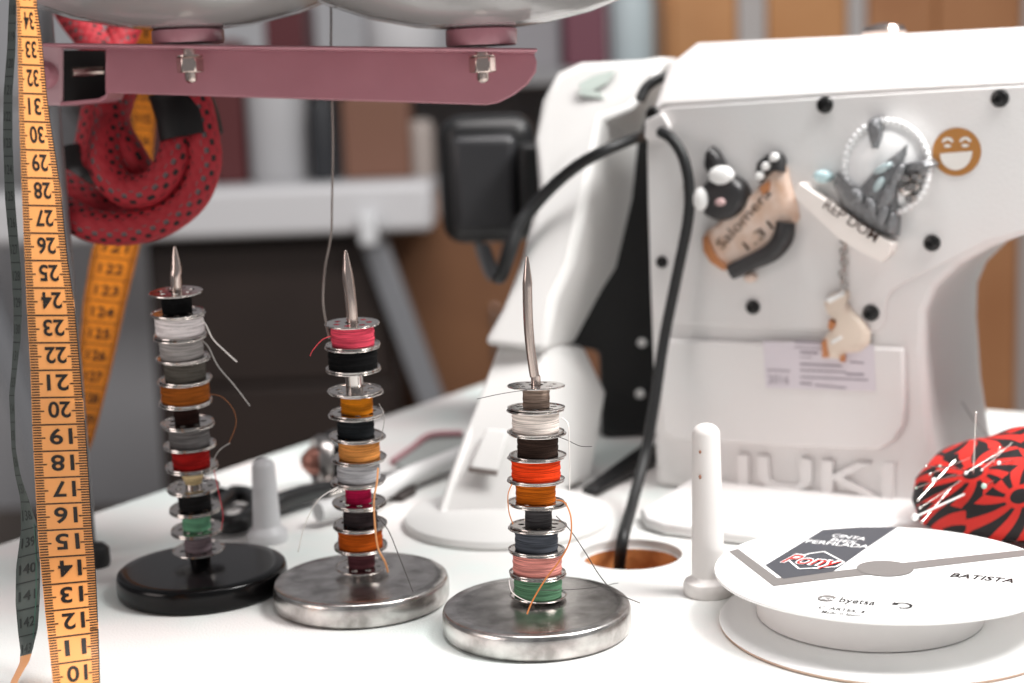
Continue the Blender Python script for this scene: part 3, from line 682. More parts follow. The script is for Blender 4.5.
mx = nt.nodes.new('ShaderNodeMix'); mx.data_type = 'RGBA'; mx.inputs[6].default_value = lin((206,38,28)); mx.inputs[7].default_value = lin((18,12,15)); nt.links.new(blk, mx.inputs[0])
nt.links.new(mx.outputs[2], b.inputs['Base Color'])
pcx = pc + Vector((.029, .007, 0)); yaw = Matrix.Rotation(-.5, 4, 'Z')
prof = [(0,.0),(.5,.0),(.8,.05),(.97,.22),(1,.45),(.93,.68),(.75,.87),(.45,.97),(.2,1.0),(0,1.0)]
PCM = Matrix.Translation(pcx) @ yaw @ Matrix.Rotation(-.2,4,'Y') @ Matrix.Diagonal((.058,.04,.047,1))
mb = MB(); mb.lathe(prof, PCM, 40)
for i, v in enumerate(mb.v): v += Vector((0,0,1))*.0015*math.sin(v.x*210)*(v.z-TZ)*20 if v.z > TZ+.005 else Vector()
zmin = min(v.z for v in mb.v)
for v in mb.v: v.z += TZ+.0004-zmin
mb.build('cushion', pm, pcs, smooth=80)
mb = MB(); mb.prism([pcx+Vector(p) for p in ((.03,.0,.046),(.075,.01,.043),(.095,.015,.078),(.07,.01,.074))], (0,.012,.0)).build('ribbon', mat('black_ribbon', (18,18,19), .6), pcs, bevel=.002)
pin_s = mat('pin_steel', (206,202,198), .25, 1); pin_h = mat('pin_glass', (236,236,234), .15, coat=.5); pin_h2 = mat('pin_glass_green', (176,206,192), .15, coat=.5)
plist = [((915,517),(954,499),1.6,'w','white thick-headed pin lying nearest the reel at the front of the pincushion'),((976,413),(974,462),.8,'s','tall upright steel pin on top of the pincushion'),((966,473),(1000,452),.8,'w',0),((934,480),(958,476),1.1,'w',0),((918,500),(946,470),.5,'s',0),((920,508),(950,488),.6,'s',0),((916,488),(945,478),.5,'g',0),((930,474),(960,462),.5,'s',0),((984,486),(1000,478),1.2,'g','pin with a shiny oval head in the middle of the pincushion'),((999,463),(1016,460),.9,'w',0),((926,466),(952,468),.5,'s',0),((940,466),(962,470),.6,'g',0),((922,522),(944,496),.5,'s',0),((1000,448),(990,470),.6,'s',0),((982,470),(1004,450),.6,'s',0)]
for (x0,y0),(x1,y1),s_,k, lab in plist:
    a = ony(x0,y0,pcx.y-.034); b_ = ony(x1,y1,pcx.y-.02); d = (b_-a).normalized()
    r = thing('dressmaking_pin', lab or 'thin pin crowded in the cluster at the pincushion edge', 'pin', a, None if lab else 'pins crowded in the pincushion')
    MB().tube([a, b_+d*.008], .00032*max(.8,s_), 6, sub=1).build('shaft', pin_s if k != 'w' or s_ < 1.5 else pin_h, r)
    hm = pin_s if k == 's' else (pin_h2 if k == 'g' else pin_h)
    MB().ball(a, .0011*s_ if k != 's' else .0007, None, 12, 8).build('head', hm, r, smooth=80)
# thin threads over the cushion
tag(MB().tube([ony(962,402,.80),ony(974,420,.78),ony(992,440,.76),ony(1010,448,.75)], .0003, 6).build('thread_strand', g_thr), 'thin grey thread arching over the pincushion', 'thread')

# ------------------------------------------------------------------ measuring tapes
def tape_col(name, col, r=.5):
    return mat(name, col, r, coat=.1)
tape_o = tape_col('tape_orange', (232,156,88)); tape_b = mat('tape_print', (22,16,12), .5); tape_back = mat('tape_reverse', (72,80,76), .5); tape_k = mat('tape_reverse_print', (34,38,36), .6)
TW = .0203
front = [(-60,14,33),(0,16.4,36.3),(37,17.5,41.7),(65,18,44.3),(94,18.7,47),(122,19.2,50.5),(150,20.2,55),(190,21.7,61),(228,23.2,64.5),(260,24.8,68),(304,26.6,74.5),(369,30.4,80.4),(433,32.6,86),(494,35.8,90),(540,38.4,93),(556,39.8,94.8),(583,42.6,96.3),(609,45,97.4),(635,48,98.6),(661,50.8,99.5),(720,57,101)]
slant = [(-60,.05),(100,.04),(200,.02),(400,-.02),(540,-.05),(583,-.09),(661,-.14),(720,-.18)]
lines = [7.5-28.6,7.5]
ys = [7.5-57.6, 7.5-28.7, 7.5, 36.8, 65, 93.7, 121.8, 150, 178, 205.6, 233.2, 260.6, 288, 315.4, 342.8, 370.2, 397.5, 424.6, 451, 477.3, 503.4, 529.6, 556.2, 582.8, 608.7, 635.3, 661.5, 688, 714]
Y0 = .570
def tpt(y, t, o=0.0):
    L, R = table_interp(front, y); sl = table_interp(slant, y)[0]
    z = Y0/math.cos(PITCH)*1.0; wpx = (R-L)/1500*(Y0+.03*(y-20)/650+ .0); wpx = min(wpx, TW*.9999)
    dy = math.sqrt(TW*TW-wpx*wpx)*.8
    Y = Y0 - .004*math.sin(max(0,y)/220) + dy*(t-.5) - (.05*max(0,(y-540)/165)**2)
    px = lerp(L, R, t); py = y + sl*(t-.5)*(R-L)
    return ony(px, py, Y-o)
def cm2y(s): i = int(math.floor(s)); i = max(0, min(len(ys)-2, i)); return lerp(ys[i], ys[i+1], s-i)
tp = thing('measuring_tape', 'orange measuring tape hanging in front, numbered 10 to 34, grey reverse side beside it', 'measuring tape', tpt(690,.5))
mb = MB(); N_ = 150; Tn = 8
rows = []
for i in range(N_+1):
    y = lerp(-48, 704, i/N_); rows.append([tpt(y, k/Tn) for k in range(Tn+1)]+[tpt(y, k/Tn, -.0005) for k in reversed(range(Tn+1))])
mb.loft(rows, 0)
def quad(s0, s1, t0, t1, mi=1, o=.00015): mb.add([tpt(cm2y(s0),t0,o),tpt(cm2y(s0),t1,o),tpt(cm2y(s1),t1,o),tpt(cm2y(s1),t0,o)], [(0,1,2,3)], mi)
for c in range(0, 28):
    quad(c-.026, c+.026, 0.0, 1.0)
    for k in range(1, 10):
        s = c+k*.1; ln = .235 if k == 5 else .165
        quad(s-.023, s+.023, 0.01, ln); quad(s-.023, s+.023, 1-ln, .99)
    quad(c+.0, c+1, .985, 1.0, 1)
    num = 36-c
    if 1 <= num <= 36:
        sc_ = c+.47
        tw_ = .43
        mb.text(str(num), lambda x, y, sc_=sc_: tpt(cm2y(sc_+(y-.5)*.60), .53-(x-.5)*tw_, .0002), 1, .02)
mb.build('tape_front', [tape_o, tape_b], tp, smooth=50, recalc=False)
# reverse strand beside it
rev = [(-50,11,19,.015),(0,9,16.5,.015),(50,7,15.5,.014),(94,3.5,12.5,.015),(140,3,12.5,.015),(200,5,15,.015),(243,9,18.5,.014),(272,11.5,21.5,.014),(310,13.5,22,.016),(337,13.5,21,.017),(370,11.5,17,.018),(395,9,14.5,.018),(449,11.5,15.8,.018),(475,15,20.5,.018),(500,20.5,29,.015),(529,21,37.5,.01),(565,16,40,.004),(600,15.5,40,.003),(630,18,38,.006),(650,20.5,33,.012),(662,19.5,29.5,.014),(680,11,19,.015),(705,1,9,.016)]
def rpt(y, t, o=0.0):
    L, R, dy = table_interp(rev, y); Y = Y0+.018 - dy*(t-.5) - .05*max(0,(y-560)/145)**1.5; sl = -.25 if y > 520 else 0
    return ony(lerp(L,R,t), y+sl*(t-.5)*(R-L), Y-o)
mb = MB(); rows = []
for i in range(121):
    y = lerp(-48, 655, i/120); rows.append([rpt(y, k/4) for k in range(5)]+[rpt(y, k/4, -.0005) for k in reversed(range(5))])
mb.loft(rows, 0)
for k in range(34):
    y0 = -30+26.6*k
    if y0 > 640: break
    mb.add([rpt(y0-.5,0.02,.0003),rpt(y0-.5,.98,.0003),rpt(y0+.5,.98,.0003),rpt(y0+.5,.02,.0003)], [(0,1,2,3)], 1)
    num = 143-(int(round((645-y0)/26.3)))+0
    yc = y0+13
    if yc < 650: mb.text(str(num), lambda x, y, yc=yc: rpt(yc+5-10*y, .12+.7*x, .0003), 1, .01)
mb.add([rpt(y_,t_,.0002) for y_ in (525,560,600,640) for t_ in (.82,.87)], [(0,1,3,2),(2,3,5,4),(4,5,7,6)], 2)
mb.build('tape_reverse', [tape_back, tape_k, mat('tape_green_line', (54,92,78), .5)], tp, smooth=50, recalc=False, label='grey reverse side of the tape')
mb = MB(); rows = []
for i in range(16):
    y = lerp(655, 700, i/15); rows.append([rpt(y, k/3) for k in range(4)]+[rpt(y, k/3, -.0005) for k in reversed(range(4))])
mb.loft(rows); mb.build('tape_end', tape_o, tp, smooth=50)
# second, blurred tape behind
back = [(-80,128,166),(27,127,166),(60,128,162),(114,131,156),(152,134,153),(200,118,148),(251,92,138),(304,83,125),(369,78,111),(410,78,101),(440,74,93),(490,55,72),(540,34,50)]
Yk = .845
def kpt(y, t, o=0): L, R = table_interp(back, y); return ony(lerp(L,R,t), y+.1*(t-.5)*(R-L), Yk+.02*math.sin(y/90)-o)
mb = MB(); rows = []
for i in range(80):
    y = lerp(-78, 530, i/79); rows.append([kpt(y, k/4) for k in range(5)]+[kpt(y, k/4, -.0006) for k in reversed(range(5))])
mb.loft(rows)
for k in range(24):
    y0 = 236.5-21.5*12+21.5*k; 
    if y0 > 500: break
    mb.add([kpt(y0-.5,0,.0004),kpt(y0-.5,1,.0004),kpt(y0+.5,1,.0004),kpt(y0+.5,0,.0004)], [(0,1,2,3)], 1)
    for j in range(1,10):
        for t0, t1 in ((0,.16),(.84,1)): mb.add([kpt(y0+2.15*j-.35,t0,.0004),kpt(y0+2.15*j-.35,t1,.0004),kpt(y0+2.15*j+.35,t1,.0004),kpt(y0+2.15*j+.35,t0,.0004)], [(0,1,2,3)], 1)
    num = 121-12+k; yc = y0+10.7
    if num > 100: mb.text(str(num), lambda x, y, yc=yc: kpt(yc+5.2-10.4*y, .22+.56*x, .0004), 1, .02)
tag(mb.build('measuring_tape', [mat('tape_deep_orange', (206,120,18), .5), mat('tape_print_dark', (52,30,8), .5)], smooth=50, recalc=False), 'blurred darker orange measuring tape hanging behind the red rope', 'measuring tape')

# ------------------------------------------------------------------ thread stand above
YB = .70
ts = thing('thread_stand', 'pink steel thread stand arm carrying grey spool trays above the bobbins', 'thread stand', ony(60,75,YB))
a, b_ = ony(58,46,YB), ony(538,50.5,YB)
zt = lambda x: lerp(a.z, b_.z, (x-a.x)/(b_.x-a.x))
def bp_(px, py): return ony(px, py, YB)
web = [bp_(105,48),bp_(534,53),bp_(537,62),bp_(536,72),bp_(528,84),bp_(514,95),bp_(498,103),bp_(486,105),bp_(105,93)]
MB().prism(web, (0,.003,0)).build('arm_web', pink_metal, ts, bevel=.0008, segs=2)
flg = [bp_(62,45),bp_(533,49.5),bp_(538,54),bp_(62,49)]
mb = MB(); P0 = [bp_(62,45.5),bp_(536,50.5),bp_(536,54),bp_(62,49)]
mb.prism([p+Vector((0,-.03,0)) for p in P0], (0,.0335,0)).build('arm_flange', pink_metal, ts, bevel=.0008, segs=2)
mb = MB(); mb.prism([bp_(18,42),bp_(62,45),bp_(62,106),bp_(18,104)], (0,.004,0)).build('bracket_plate', mat('pink_light', (186,150,156), .4), ts, bevel=.0015)
mb = MB(); mb.prism([bp_(60,48),bp_(108,49),bp_(108,93),bp_(104,100),bp_(60,104)], (0,.028,0))
mb = MB(); mb.prism([ony(x,y,YB+.022) for x,y in ((30,50),(114,50),(114,98),(30,104))], (0,.004,0)).build('bracket_back', shade_in, ts)  # the hollow's shade is put into this back plate's colour
mb = MB(); mb.prism([bp_(60,102),bp_(98,98.5),bp_(105,95),bp_(107,90),bp_(108,93),bp_(106,99),bp_(99,102),bp_(60,106)], (0,.03,0)).build('bracket_lip', pink_metal, ts, bevel=.0006)
p = bp_(45,75); MB().lathe([(0,.006),(.004,.005),(.0062,.002),(.0064,0),(0,0)], axis_frame(p, (0,-1,0)), 24).build('bolt_head', pink_metal, ts)
MB().tube([bp_(66,72)+Vector((0,.01,0)), bp_(92,70)+Vector((0,.018,0))], .0022, 10, sub=1).build('bracket_rod', nickel, ts)
# column down to the table
cp_ = ony(46,75,YB+.033)
MB().lathe([(0,.0003),(.0055,.0003),(.0055,.9),(0,.9)], Matrix.Translation((cp_.x,cp_.y,TZ)), 32).build('column', mat('column_grey', (140,141,144), .4, .3), ts, smooth=40)
def tray(px, sp_y0, sp_y1, edge, cy):
    sp = bp_(px, sp_y1)+Vector((0,-.014,0)); zb = bp_(px, sp_y0).z; k = YB/1500
    M = Matrix.Translation((sp.x, sp.y, sp.z))
    MB().lathe([(0,0),(.0155,0),(.016,.001),(.016,zb-sp.z-.001),(.0145,zb-sp.z),(0,zb-sp.z)], M, 40).build('spacer', pink_metal, ts, smooth=40)
    h = zb-sp.z; R_ = edge*k
    MB().lathe([(0,h),(.018,h),(.03,h+.0012),(.05,h+.0055),(R_*.85,h+.0125),(R_,h+.019),(R_+.001,h+.0205),(R_-.001,h+.0215),(R_*.85,h+.0145),(.05,h+.0075),(.03,h+.0032),(0,h+.002)], M, 96).build('spool_tray', grey_tray, ts, smooth=50, label='shallow grey spool tray')
    # nut and bolt hanging below the arm flange
    nz_ = bp_(px, 53).z; c = Vector((sp.x, sp.y, nz_))
    r6 = 13.2*k
    mb = MB(); hexp = [(r6*math.cos(PI/3*i+.06), r6*math.sin(PI/3*i+.06)) for i in range(6)]
    mb.plate(hexp, [list(reversed(circ((0,0), .002, 12)))], -.0092, -.0022, Matrix.Translation(c)); nut_ = mb.build('nut', nickel, ts, bevel=.0006, segs=2)
    MB().lathe([(0,-.0138),(.0012,-.0137),(.0026,-.0128),(.0029,-.0115),(.0029,.002),(0,.002)], Matrix.Translation(c), 16).build('bolt', nickel, nut_)
    MB().lathe([(.0028,-.0022),(.0060,-.0022),(.0060,-.0014),(.0028,-.0014)], Matrix.Translation(c), 24).build('washer', nickel, nut_)
tray(195, 30, 44.5, 176, 0)
tray(482, 29, 47, 176, 0)
# tapes carry on over the rim of the left tray
spc = bp_(195,44.5); rim = Vector((spc.x, spc.y-.014, 0)); rz = bp_(195,30).z+.0215; Rr = 176*YB/1500+.001
def over(fn, cols, name, m):
    top = [fn(-48, k/cols) for k in range(cols+1)]; c = sum(top, Vector())/len(top)
    ux = Vector((1,0,0)); rows = []; wd = .0185
    yr = rim.y-math.sqrt(max(.0004, Rr*Rr-(c.x+.012-rim.x)**2))
    keys = [(None,0)]+[(Vector((c.x+.004, lerp(c.y, yr, .35), lerp(c.z, rz+.006, .75))),1),(Vector((c.x+.012, yr-.002, rz+.003)),1),(Vector((c.x+.016, yr+.008, rz+.0012)),1),(Vector((c.x+.024, yr+.026, rz-.0045)),1)]
    for p, f in keys:
        r = top if p is None else [p+ux*wd*(k/cols-.5) for k in range(cols+1)]
        rows.append(r+[q+Vector((0,.0005,.0002)) for q in reversed(r)])
    mb = MB(); mb.loft(rows); mb.build(name, m, tp, smooth=60)
over(tpt, 8, 'tape_bend', tape_o); over(rpt, 4, 'tape_reverse_bend', tape_back)
# hook rod on the column that carries the rope and the second tape
hk = ony(105,-74,.80); MB().tube([Vector((cp_.x,cp_.y,hk.z)), Vector((cp_.x+.01,.79,hk.z)), Vector((cp_.x+.03,.812,hk.z)), Vector((hk.x+.05,.822,hk.z)), Vector((hk.x+.075,.828,hk.z+.012))], .0035, 12).build('hook', nickel, ts, smooth=60)
# hanging thread from the tray
tag(MB().tube([ony(328,-20,.71),ony(331,10,.71),ony(331,60,.712),ony(333,140,.70),ony(332,200,.69),ony(331,235,.685),ony(325,268,.68),ony(323,300,YM+.008),ony(326,322,YM+.004),ony(329,338,YM-.004)], .0005, 8).build('thread_strand', mat('strand_grey', (150,140,134), .8)), 'grey thread hanging from the tray down to the hot pink bobbin', 'thread')

# ------------------------------------------------------------------ rope
rm = bpy.data.materials.new('red_kernmantle'); rm.use_nodes = True; nt = rm.node_tree; b = nt.nodes['Principled BSDF']; b.inputs['Roughness'].default_value = .7
uvn = nt.nodes.new('ShaderNodeUVMap'); sx = nt.nodes.new('ShaderNodeSeparateXYZ'); nt.links.new(uvn.outputs[0], sx.inputs[0])
def mth(op, a, b=None, v=None):
    n = nt.nodes.new('ShaderNodeMath'); n.operation = op
    nt.links.new(a, n.inputs[0])
    if b is not None: nt.links.new(b, n.inputs[1])
    elif v is not None: n.inputs[1].default_value = v
    return n.outputs[0]
u_, v_ = mth('MULTIPLY', sx.outputs[0], v=16.0), mth('MULTIPLY', sx.outputs[1], v=300.0)
p_, q_ = mth('ADD', u_, v_), mth('SUBTRACT', u_, v_)
fp = mth('FRACT', mth('MULTIPLY', p_, v=.5)); fq = mth('FRACT', mth('MULTIPLY', q_, v=.5))
dp = mth('ABSOLUTE', mth('SUBTRACT', fp, v=.5)); dq = mth('ABSOLUTE', mth('SUBTRACT', fq, v=.5))
dot = mth('LESS_THAN', mth('ADD', dp, dq), v=.37)
band = mth('LESS_THAN', mth('ABSOLUTE', mth('SUBTRACT', mth('FRACT', mth('ADD', mth('MULTIPLY', sx.outputs[0], v=4.0), v=.5)), v=.5)), v=.2)
bandg = mth('LESS_THAN', mth('ABSOLUTE', mth('SUBTRACT', mth('FRACT', mth('ADD', mth('MULTIPLY', sx.outputs[0], v=4.0), v=.25)), v=.5)), v=.2)
mk = mth('MULTIPLY', dot, band); mg = mth('MULTIPLY', dot, bandg)
m1 = nt.nodes.new('ShaderNodeMix'); m1.data_type = 'RGBA'; m1.inputs[6].default_value = lin((164,30,42)); m1.inputs[7].default_value = lin((92,82,84)); nt.links.new(mg, m1.inputs[0])
m2 = nt.nodes.new('ShaderNodeMix'); m2.data_type = 'RGBA'; nt.links.new(m1.outputs[2], m2.inputs[6]); m2.inputs[7].default_value = lin((20,8,10)); nt.links.new(mk, m2.inputs[0])
nt.links.new(m2.outputs[2], b.inputs['Base Color'])
bp = nt.nodes.new('ShaderNodeBump'); bp.inputs['Strength'].default_value = .5; bp.inputs['Distance'].default_value = .001; nt.links.new(mth('ADD', dp, dq), bp.inputs['Height']); nt.links.new(bp.outputs['Normal'], b.inputs['Normal'])
YR = .742
rp = thing('rope', 'coiled red climbing rope with black flecks hanging behind the pink arm', 'rope', ony(140,150,YR))
def rope(pts, name='rope_strand', rad=.0084):
    return MB().tube([ony(x, y, YR+d) for x, y, d in pts], rad, 24, sub=8).build(name, rm, rp, smooth=60)
rope([(146,186,.016),(132,160,.008),(116,132,.012),(108,100,.016),(106,70,.022),(92,40,.036),(70,10,.05),(60,-20,.058),(66,-56,.07),(88,-84,.078),(116,-92,.082),(142,-72,.078),(152,-40,.07),(150,-15,.066),(128,22,.06),(112,60,.05),(100,100,.042),(90,150,.034),(80,178,.03),(68,192,.03)])
rope([(186,84,.0),(196,106,.0),(203,140,-.002),(204,166,-.002),(192,196,-.003),(165,218,-.004),(130,228,-.004),(95,226,-.002),(66,212,.004),(40,200,.012)])
rope([(170,84,.004),(176,104,.004),(178,136,.0),(172,164,-.004),(152,188,-.006),(126,190,-.004),(108,172,-.002),(106,148,.004),(112,118,.014),(120,90,.026)])
rope([(150,206,.012),(120,214,.012),(90,204,.012),(62,186,.014),(40,176,.016)])
MB().tube([ony(x,y,YR+d) for x,y,d in ((178,88,.002),(182,100,.002),(188,118,.0),(192,137,-.001))], [.0158,.0160,.0164,.0166], 24, flat=.72).build('sleeve', mat('black_sleeve', (14,13,14), .55), rp, smooth=60, label='black sleeve binding the rope')
MB().tube([ony(x,y,YR+d) for x,y,d in ((62,150,.03),(70,175,.028),(78,190,.024))], .011, 16).build('sleeve', mat('black_sleeve', (14,13,14)), rp, smooth=60)

# ------------------------------------------------------------------ clutter at the back of the table
# shears with black handles
sc_ = thing('scissors', 'black-handled scissors lying on the table behind the grey-white peg', 'scissors', onz(270,505))
def tb(pts, h=.006): return [onz(x, y, TZ+h) for x, y in pts]
MB().tube(tb([(226,500),(215,512),(222,524),(244,522),(258,508),(250,496),(234,494),(226,500)], .007), .0055, 12, flat=.8).build('handle', black_plastic, sc_, smooth=60)
MB().tube(tb([(248,512),(275,504),(300,496),(326,489)], .008), [.006,.0085,.0085,.007], 12, flat=.6).build('handle', black_plastic, sc_, smooth=60)
MB().tube(tb([(190,489),(206,491),(222,496)], .006), [.002,.0045,.005], 10).build('handle', black_plastic, sc_, smooth=60)
P = tb([(322,486),(330,492),(420,470),(452,460),(420,464)], .007); MB().prism(P, (0,0,-.003)).build('blade', chrome, sc_, bevel=.0005)
# knob with chrome ring
kb = onz(326,492)
kn = thing('small_lamp', 'small black round lamp with a chrome ring behind the middle bobbin stand', 'lamp', kb)
kc = ony(319,461,kb.y); kr = kc.z-TZ
KM = axis_frame(kc+Vector((.006,0,0)), (-.93,-.35,.08))
MB().lathe([(0,-.02),(kr*.7,-.018),(kr*.95,-.012),(kr*.98,-.004),(kr*.9,.001),(0,.001)], KM, 40).build('grip', black_gloss, kn, smooth=50)
MB().lathe([(kr*.8,.001),(kr*.82,.006),(kr*.7,.009),(kr*.5,.006),(kr*.5,.001)], KM, 40).build('ring', mat('ring_metal', (150,146,144), .3, 1), kn, smooth=50)
MB().lathe([(kr*.5,.004),(kr*.42,.012),(kr*.2,.016),(0,.017)], KM, 32).build('cap', mat('copper_cap', (150,104,92), .3, .6), kn, smooth=50)
# hose / folded cloth / scrap
tag(MB().tube([onz(x,y,TZ+.009) for x,y in ((318,512),(345,505),(372,496),(405,478),(440,464),(470,452))], .0055, 14).build('fabric_roll', mat('pale_roll', (206,206,206), .6), smooth=60), 'pale rolled fabric strip lying behind the middle bobbin stand', 'fabric')
cl = MB(); P = [onz(x,y,TZ+h) for x,y,h in ((392,462,.002),(430,436,.008),(462,434,.006),(482,440,.002),(478,452,.002),(440,458,.006),(410,470,.003))]
cl.prism(P, (0,0,-.0015))
fc = thing('fabric_scrap', 'folded grey fabric scrap with a pink edge at the back of the table', 'fabric', onz(440,455))
cl.build('cloth', mat('grey_cloth', (150,154,152), .9, bump=(200,.5,.002)), fc, bevel=.001)
MB().tube([onz(x,y,TZ+h+.001) for x,y,h in ((392,462,.002),(412,448,.005),(430,435,.009),(462,433,.007))], .002, 8).build('edge', mat('pink_edge', (176,128,134), .8), fc)
ds = MB(); P = [onz(x,y,TZ+.004) for x,y in ((380,486),(398,478),(415,479),(416,488),(402,496),(386,494))]
tag(ds.prism(P, (0,0,-.0035)).build('dark_scrap', mat('dark_scrap', (58,52,50), .8), bevel=.001), 'small dark scrap on the table beside the white stand foot', 'scrap')
kd = onz(97,566); tag(MB().lathe([(0,0),(.006,0),(.0068,.002),(.0066,.009),(.004,.0115),(0,.012)], Matrix.Translation(kd), 28).build('rubber_button', black_rubber, smooth=50), 'small dark round button half hidden behind the orange tape', 'button')

# ------------------------------------------------------------------ background furniture
def bg(mb, x0, y0, x1, y1, Y, d, floor=False, mi=0):
    p, q = ony(x0, y1, Y), ony(x1, y0, Y); zc = ony((x0+x1)/2, y1, Y).z; zt_ = ony((x0+x1)/2, y0, Y).z
    mb.box((p.x, Y, 0 if floor else zc), (q.x, Y+d, zt_)); return (p.x+q.x)/2, zt_
dk = thing('grey_desk', 'pale grey desk with slanted legs behind the sewing table', 'desk', Vector((-.3,2.43,0)))
YD = 2.40
dt = ony(300,186,YD).z; db = ony(300,236,YD).z; xl, xr = ony(-90,200,YD).x, ony(432,200,YD).x
mb = MB(); mb.box((xl,YD,db),(xr,YD+.3,dt)).build('desk_top', mat('desk_white', (206,206,208), .4), dk, bevel=.012)
for x0 in (352, -60):
    for dy in (.03,.24):
        t0, t1 = ony(x0+6,236,YD+dy), ony(x0+66,400,YD+dy); d = t1-t0; e_ = t0+d*(t0.z/(t0.z-t1.z))
        wv = Vector((.042,0,0)); MB().loft([[t0,t0+wv,t0+wv+Vector((0,.04,0)),t0+Vector((0,.04,0))],[e_,e_+wv,e_+wv+Vector((0,.04,0)),e_+Vector((0,.04,0))]]).build('leg', mat('desk_leg', (128,130,134), .4), dk, bevel=.004)
p = ony(368,228,YD-.03); MB().box((p.x-.014,YD-.04,p.z-.028),(p.x+.014,YD,p.z+.024)).build('clamp', mat('clamp_white', (220,222,224), .4), dk, bevel=.006)
cb = thing('drawer_cabinet', 'dark brown cabinet under the grey desk', 'cabinet', Vector((-.35,2.48,0)))
cbm = mat('dark_walnut', (46,36,32), .5, var=(6,(40,31,28)))
cx0, cx1 = ony(150,300,YD+.08).x, ony(392,300,YD+.08).x
MB().box((cx0,YD+.08,0),(cx1,YD+.29,db-.002)).build('carcass', cbm, cb, bevel=.004)
for i in range(3):
    z0 = .05+i*(db-.06)/3; MB().box((cx0+.01,YD+.066,z0),(cx1-.01,YD+.082,z0+(db-.06)/3-.008)).build('drawer', cbm, cb, bevel=.004)
# things on the desk
def item(name, label, cat, x0, y0, x1, Y, d, col, shape='box', rough=.5):
    a, b_ = ony(x0, y0, Y), ony(x1, y0, Y); z1 = (a.z+b_.z)/2; zb_ = dt+.0005; m = mat(name+'_'+str(x0), col, rough); cx, cy = (a.x+b_.x)/2, Y+d/2; r = (b_.x-a.x)/2
    mb = MB()
    if shape == 'box':
        mb.box((a.x,Y,zb_),(b_.x,Y+d,z1)); o = mb.build(name, m, bevel=.006)
    elif shape == 'bottle':
        h = z1-zb_; mb.lathe([(0,0),(r*.95,0),(r,.006),(r,h*.62),(r*.8,h*.72),(r*.4,h*.8),(r*.4,h),(0,h)], Matrix.Translation((cx,cy,zb_)), 32); o = mb.build(name, m, smooth=50)
    else:
        h = z1-zb_; mb.lathe([(0,0),(r*.9,0),(r,.008),(r,h-.02),(r*.92,h-.006),(r*.6,h),(0,h)], Matrix.Translation((cx,cy,zb_)), 32); o = mb.build(name, m, smooth=50)
    return tag(o, label, cat)
item('canister', 'grey-white canister standing on the grey desk', 'canister', 238,60,300, 2.54,.1, (176,176,178), 'can')
item('dark_bottle', 'dark bottle beside the canister on the grey desk', 'bottle', 304,75,332, 2.52,.06, (40,42,46), 'bottle')
item('maroon_box', 'maroon box left of the canister on the grey desk', 'box', 205,40,238, 2.56,.1, (84,34,36))
item('brown_carton', 'brown carton right of the bottle on the grey desk', 'carton', 340,95,408, 2.55,.12, (120,84,68))
item('dark_red_bag', 'dark red box behind the coiled rope on the grey desk', 'box', 78,60,200, 2.56,.1, (60,22,24))
item('beige_pot', 'beige pot at the end of the grey desk', 'pot', 404,120,432, 2.54,.1, (168,158,152), 'can')
# wooden cabinet and wardrobe
wood = mat('beech_wood', (212,156,104), .5, var=(4,(198,140,88))); wood2 = mat('beech_wood_dark', (188,134,92), .55, var=(5,(174,120,80))); stile = mat('pale_stile', (190,186,184), .5)
wood3 = mat('brown_oak', (138,96,66), .6, var=(5,(124,84,58)))
lw = thing('wooden_cabinet', 'low brown wooden cabinet right of the grey desk', 'cabinet', Vector((0,2.75,0)))
mb = MB(); a, b_ = ony(386,200,2.75), ony(652,200,2.75); zt_ = ony(500,196,2.75).z
mb.box((a.x,2.75,0),(b_.x,3.1,zt_)).build('carcass', wood3, lw, bevel=.005)
for k in range(2):
    xa, xb = lerp(a.x,b_.x,k/2)+.006, lerp(a.x,b_.x,(k+1)/2)-.006
    dr = MB().box((xa,2.732,.08),(xb,2.75,zt_-.03)).build('door', wood3, lw, bevel=.004)
    MB().box((xb-.05,2.72,zt_-.3),(xb-.04,2.733,zt_-.2)).build('handle', nickel, dr, bevel=.002)
wr = thing('wardrobe', 'tall orange beech wardrobe with pale stiles behind the sewing machine', 'wardrobe', Vector((.9,3.2,0)))
ztop = 1.9
a, b_ = ony(664,0,3.2), ony(1180,0,3.2)
MB().box((a.x,3.2,0),(b_.x,3.65,ztop)).build('carcass', wood, wr, bevel=.004)
for x0, x1, m_ in ((672,736,wood),(768,846,wood),(868,934,wood2),(938,1022,wood2),(1040,1110,wood)):
    p, q = ony(x0,20,3.18), ony(x1,20,3.18); MB().box((p.x,3.18,.06),(q.x,3.202,ztop-.03)).build('door', m_, wr, bevel=.004)
for x0, x1 in ((738,766),(848,866),(1024,1036)):
    p, q = ony(x0,20,3.185), ony(x1,20,3.185); MB().box((p.x,3.185,.04),(q.x,3.202,ztop-.02)).build('stile', stile, wr, bevel=.002)
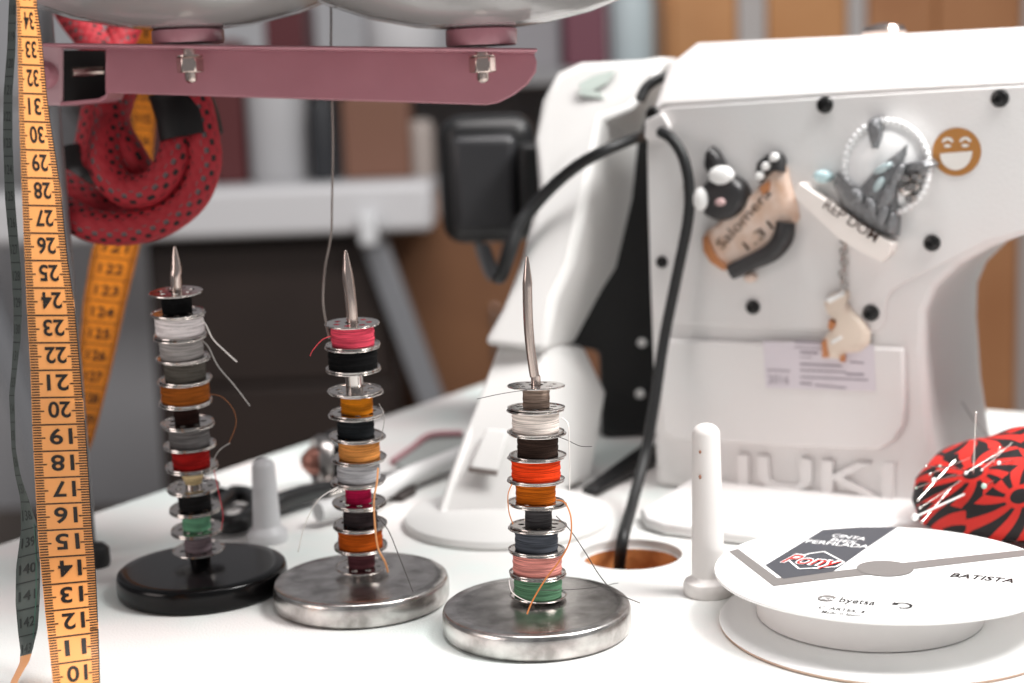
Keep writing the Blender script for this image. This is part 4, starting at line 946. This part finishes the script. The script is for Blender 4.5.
# wall shelf with things on it
YS = 2.9
sf = thing('wall_shelf', 'grey wall shelf behind the thread stand', 'shelf', Vector((-.3,YS+.5,0)))
zs = ony(400,74,YS).z; xa, xb = ony(-60,74,YS).x, ony(658,74,YS).x
MB().box((xa,YS,zs-.03),(xb,3.7,zs)).build('board', mat('shelf_grey', (150,150,152), .5), sf, bevel=.003)
for x in (xa+.15, xb-.15): MB().prism([(x,3.7,zs-.03),(x,3.2,zs-.03),(x,3.7,zs-.3)], (.02,0,0)).build('bracket', mat('shelf_grey', (150,150,152)), sf, bevel=.001)
dt_keep = dt; dt = zs
item('maroon_binder', 'maroon binder on the wall shelf above the dark bottle', 'binder', 262,0,302, 2.95,.2, (92,38,44))
item('white_roll', 'white paper roll on the wall shelf above the pink arm', 'roll', 360,-10,440, 2.95,.12, (214,214,216), 'can')
item('grey_box', 'grey box on the wall shelf right of the white roll', 'box', 452,-10,560, 3.0,.2, (152,150,154))
item('plum_binder', 'plum binder on the wall shelf above the white stand', 'binder', 563,-10,606, 2.95,.2, (116,66,80))
item('pale_jar', 'pale blue-grey jar at the end of the wall shelf', 'jar', 610,-10,656, 2.95,.1, (196,210,214), 'can')
dt = dt_keep

# ------------------------------------------------------------------ light
def area(name, loc, aim, sx, sy, power, col=(1,1,1)):
    L = bpy.data.lights.new(name, 'AREA'); L.shape = 'RECTANGLE'; L.size = sx; L.size_y = sy; L.energy = power; L.color = col
    o = bpy.data.objects.new(name, L); C.objects.link(o); o.location = loc
    o.rotation_euler = (Vector(aim)-Vector(loc)).to_track_quat('-Z', 'Y').to_euler(); return o
area('work_lamp', (.68, .5, TZ+1.0), (.22,.72,TZ), .45, .3, 18.5, (1,.99,.97))
area('ceiling_lamp', (.3, .6, 2.8), (.2,1.9,0), 1.4, 00.5, 44, (1,.96,.945))
area('window_light', (-2.2, -.6, 1.7), (0,.8,TZ), 1.2, 1.2, 16, (1,.89,.85))
wd = bpy.data.worlds.new('room_air'); bpy.context.scene.world = wd; wd.use_nodes = True
wd.node_tree.nodes['Background'].inputs[0].default_value = (.9,.92,.95,1); wd.node_tree.nodes['Background'].inputs[1].default_value = .28
sc = bpy.context.scene; sc.view_settings.view_transform = 'Standard'; sc.view_settings.look = 'None'; sc.view_settings.exposure = 0.0; sc.view_settings.gamma = 1; sc.view_settings.use_curve_mapping = False
for o in bpy.data.objects:
    if '_o' in o: del o['_o']
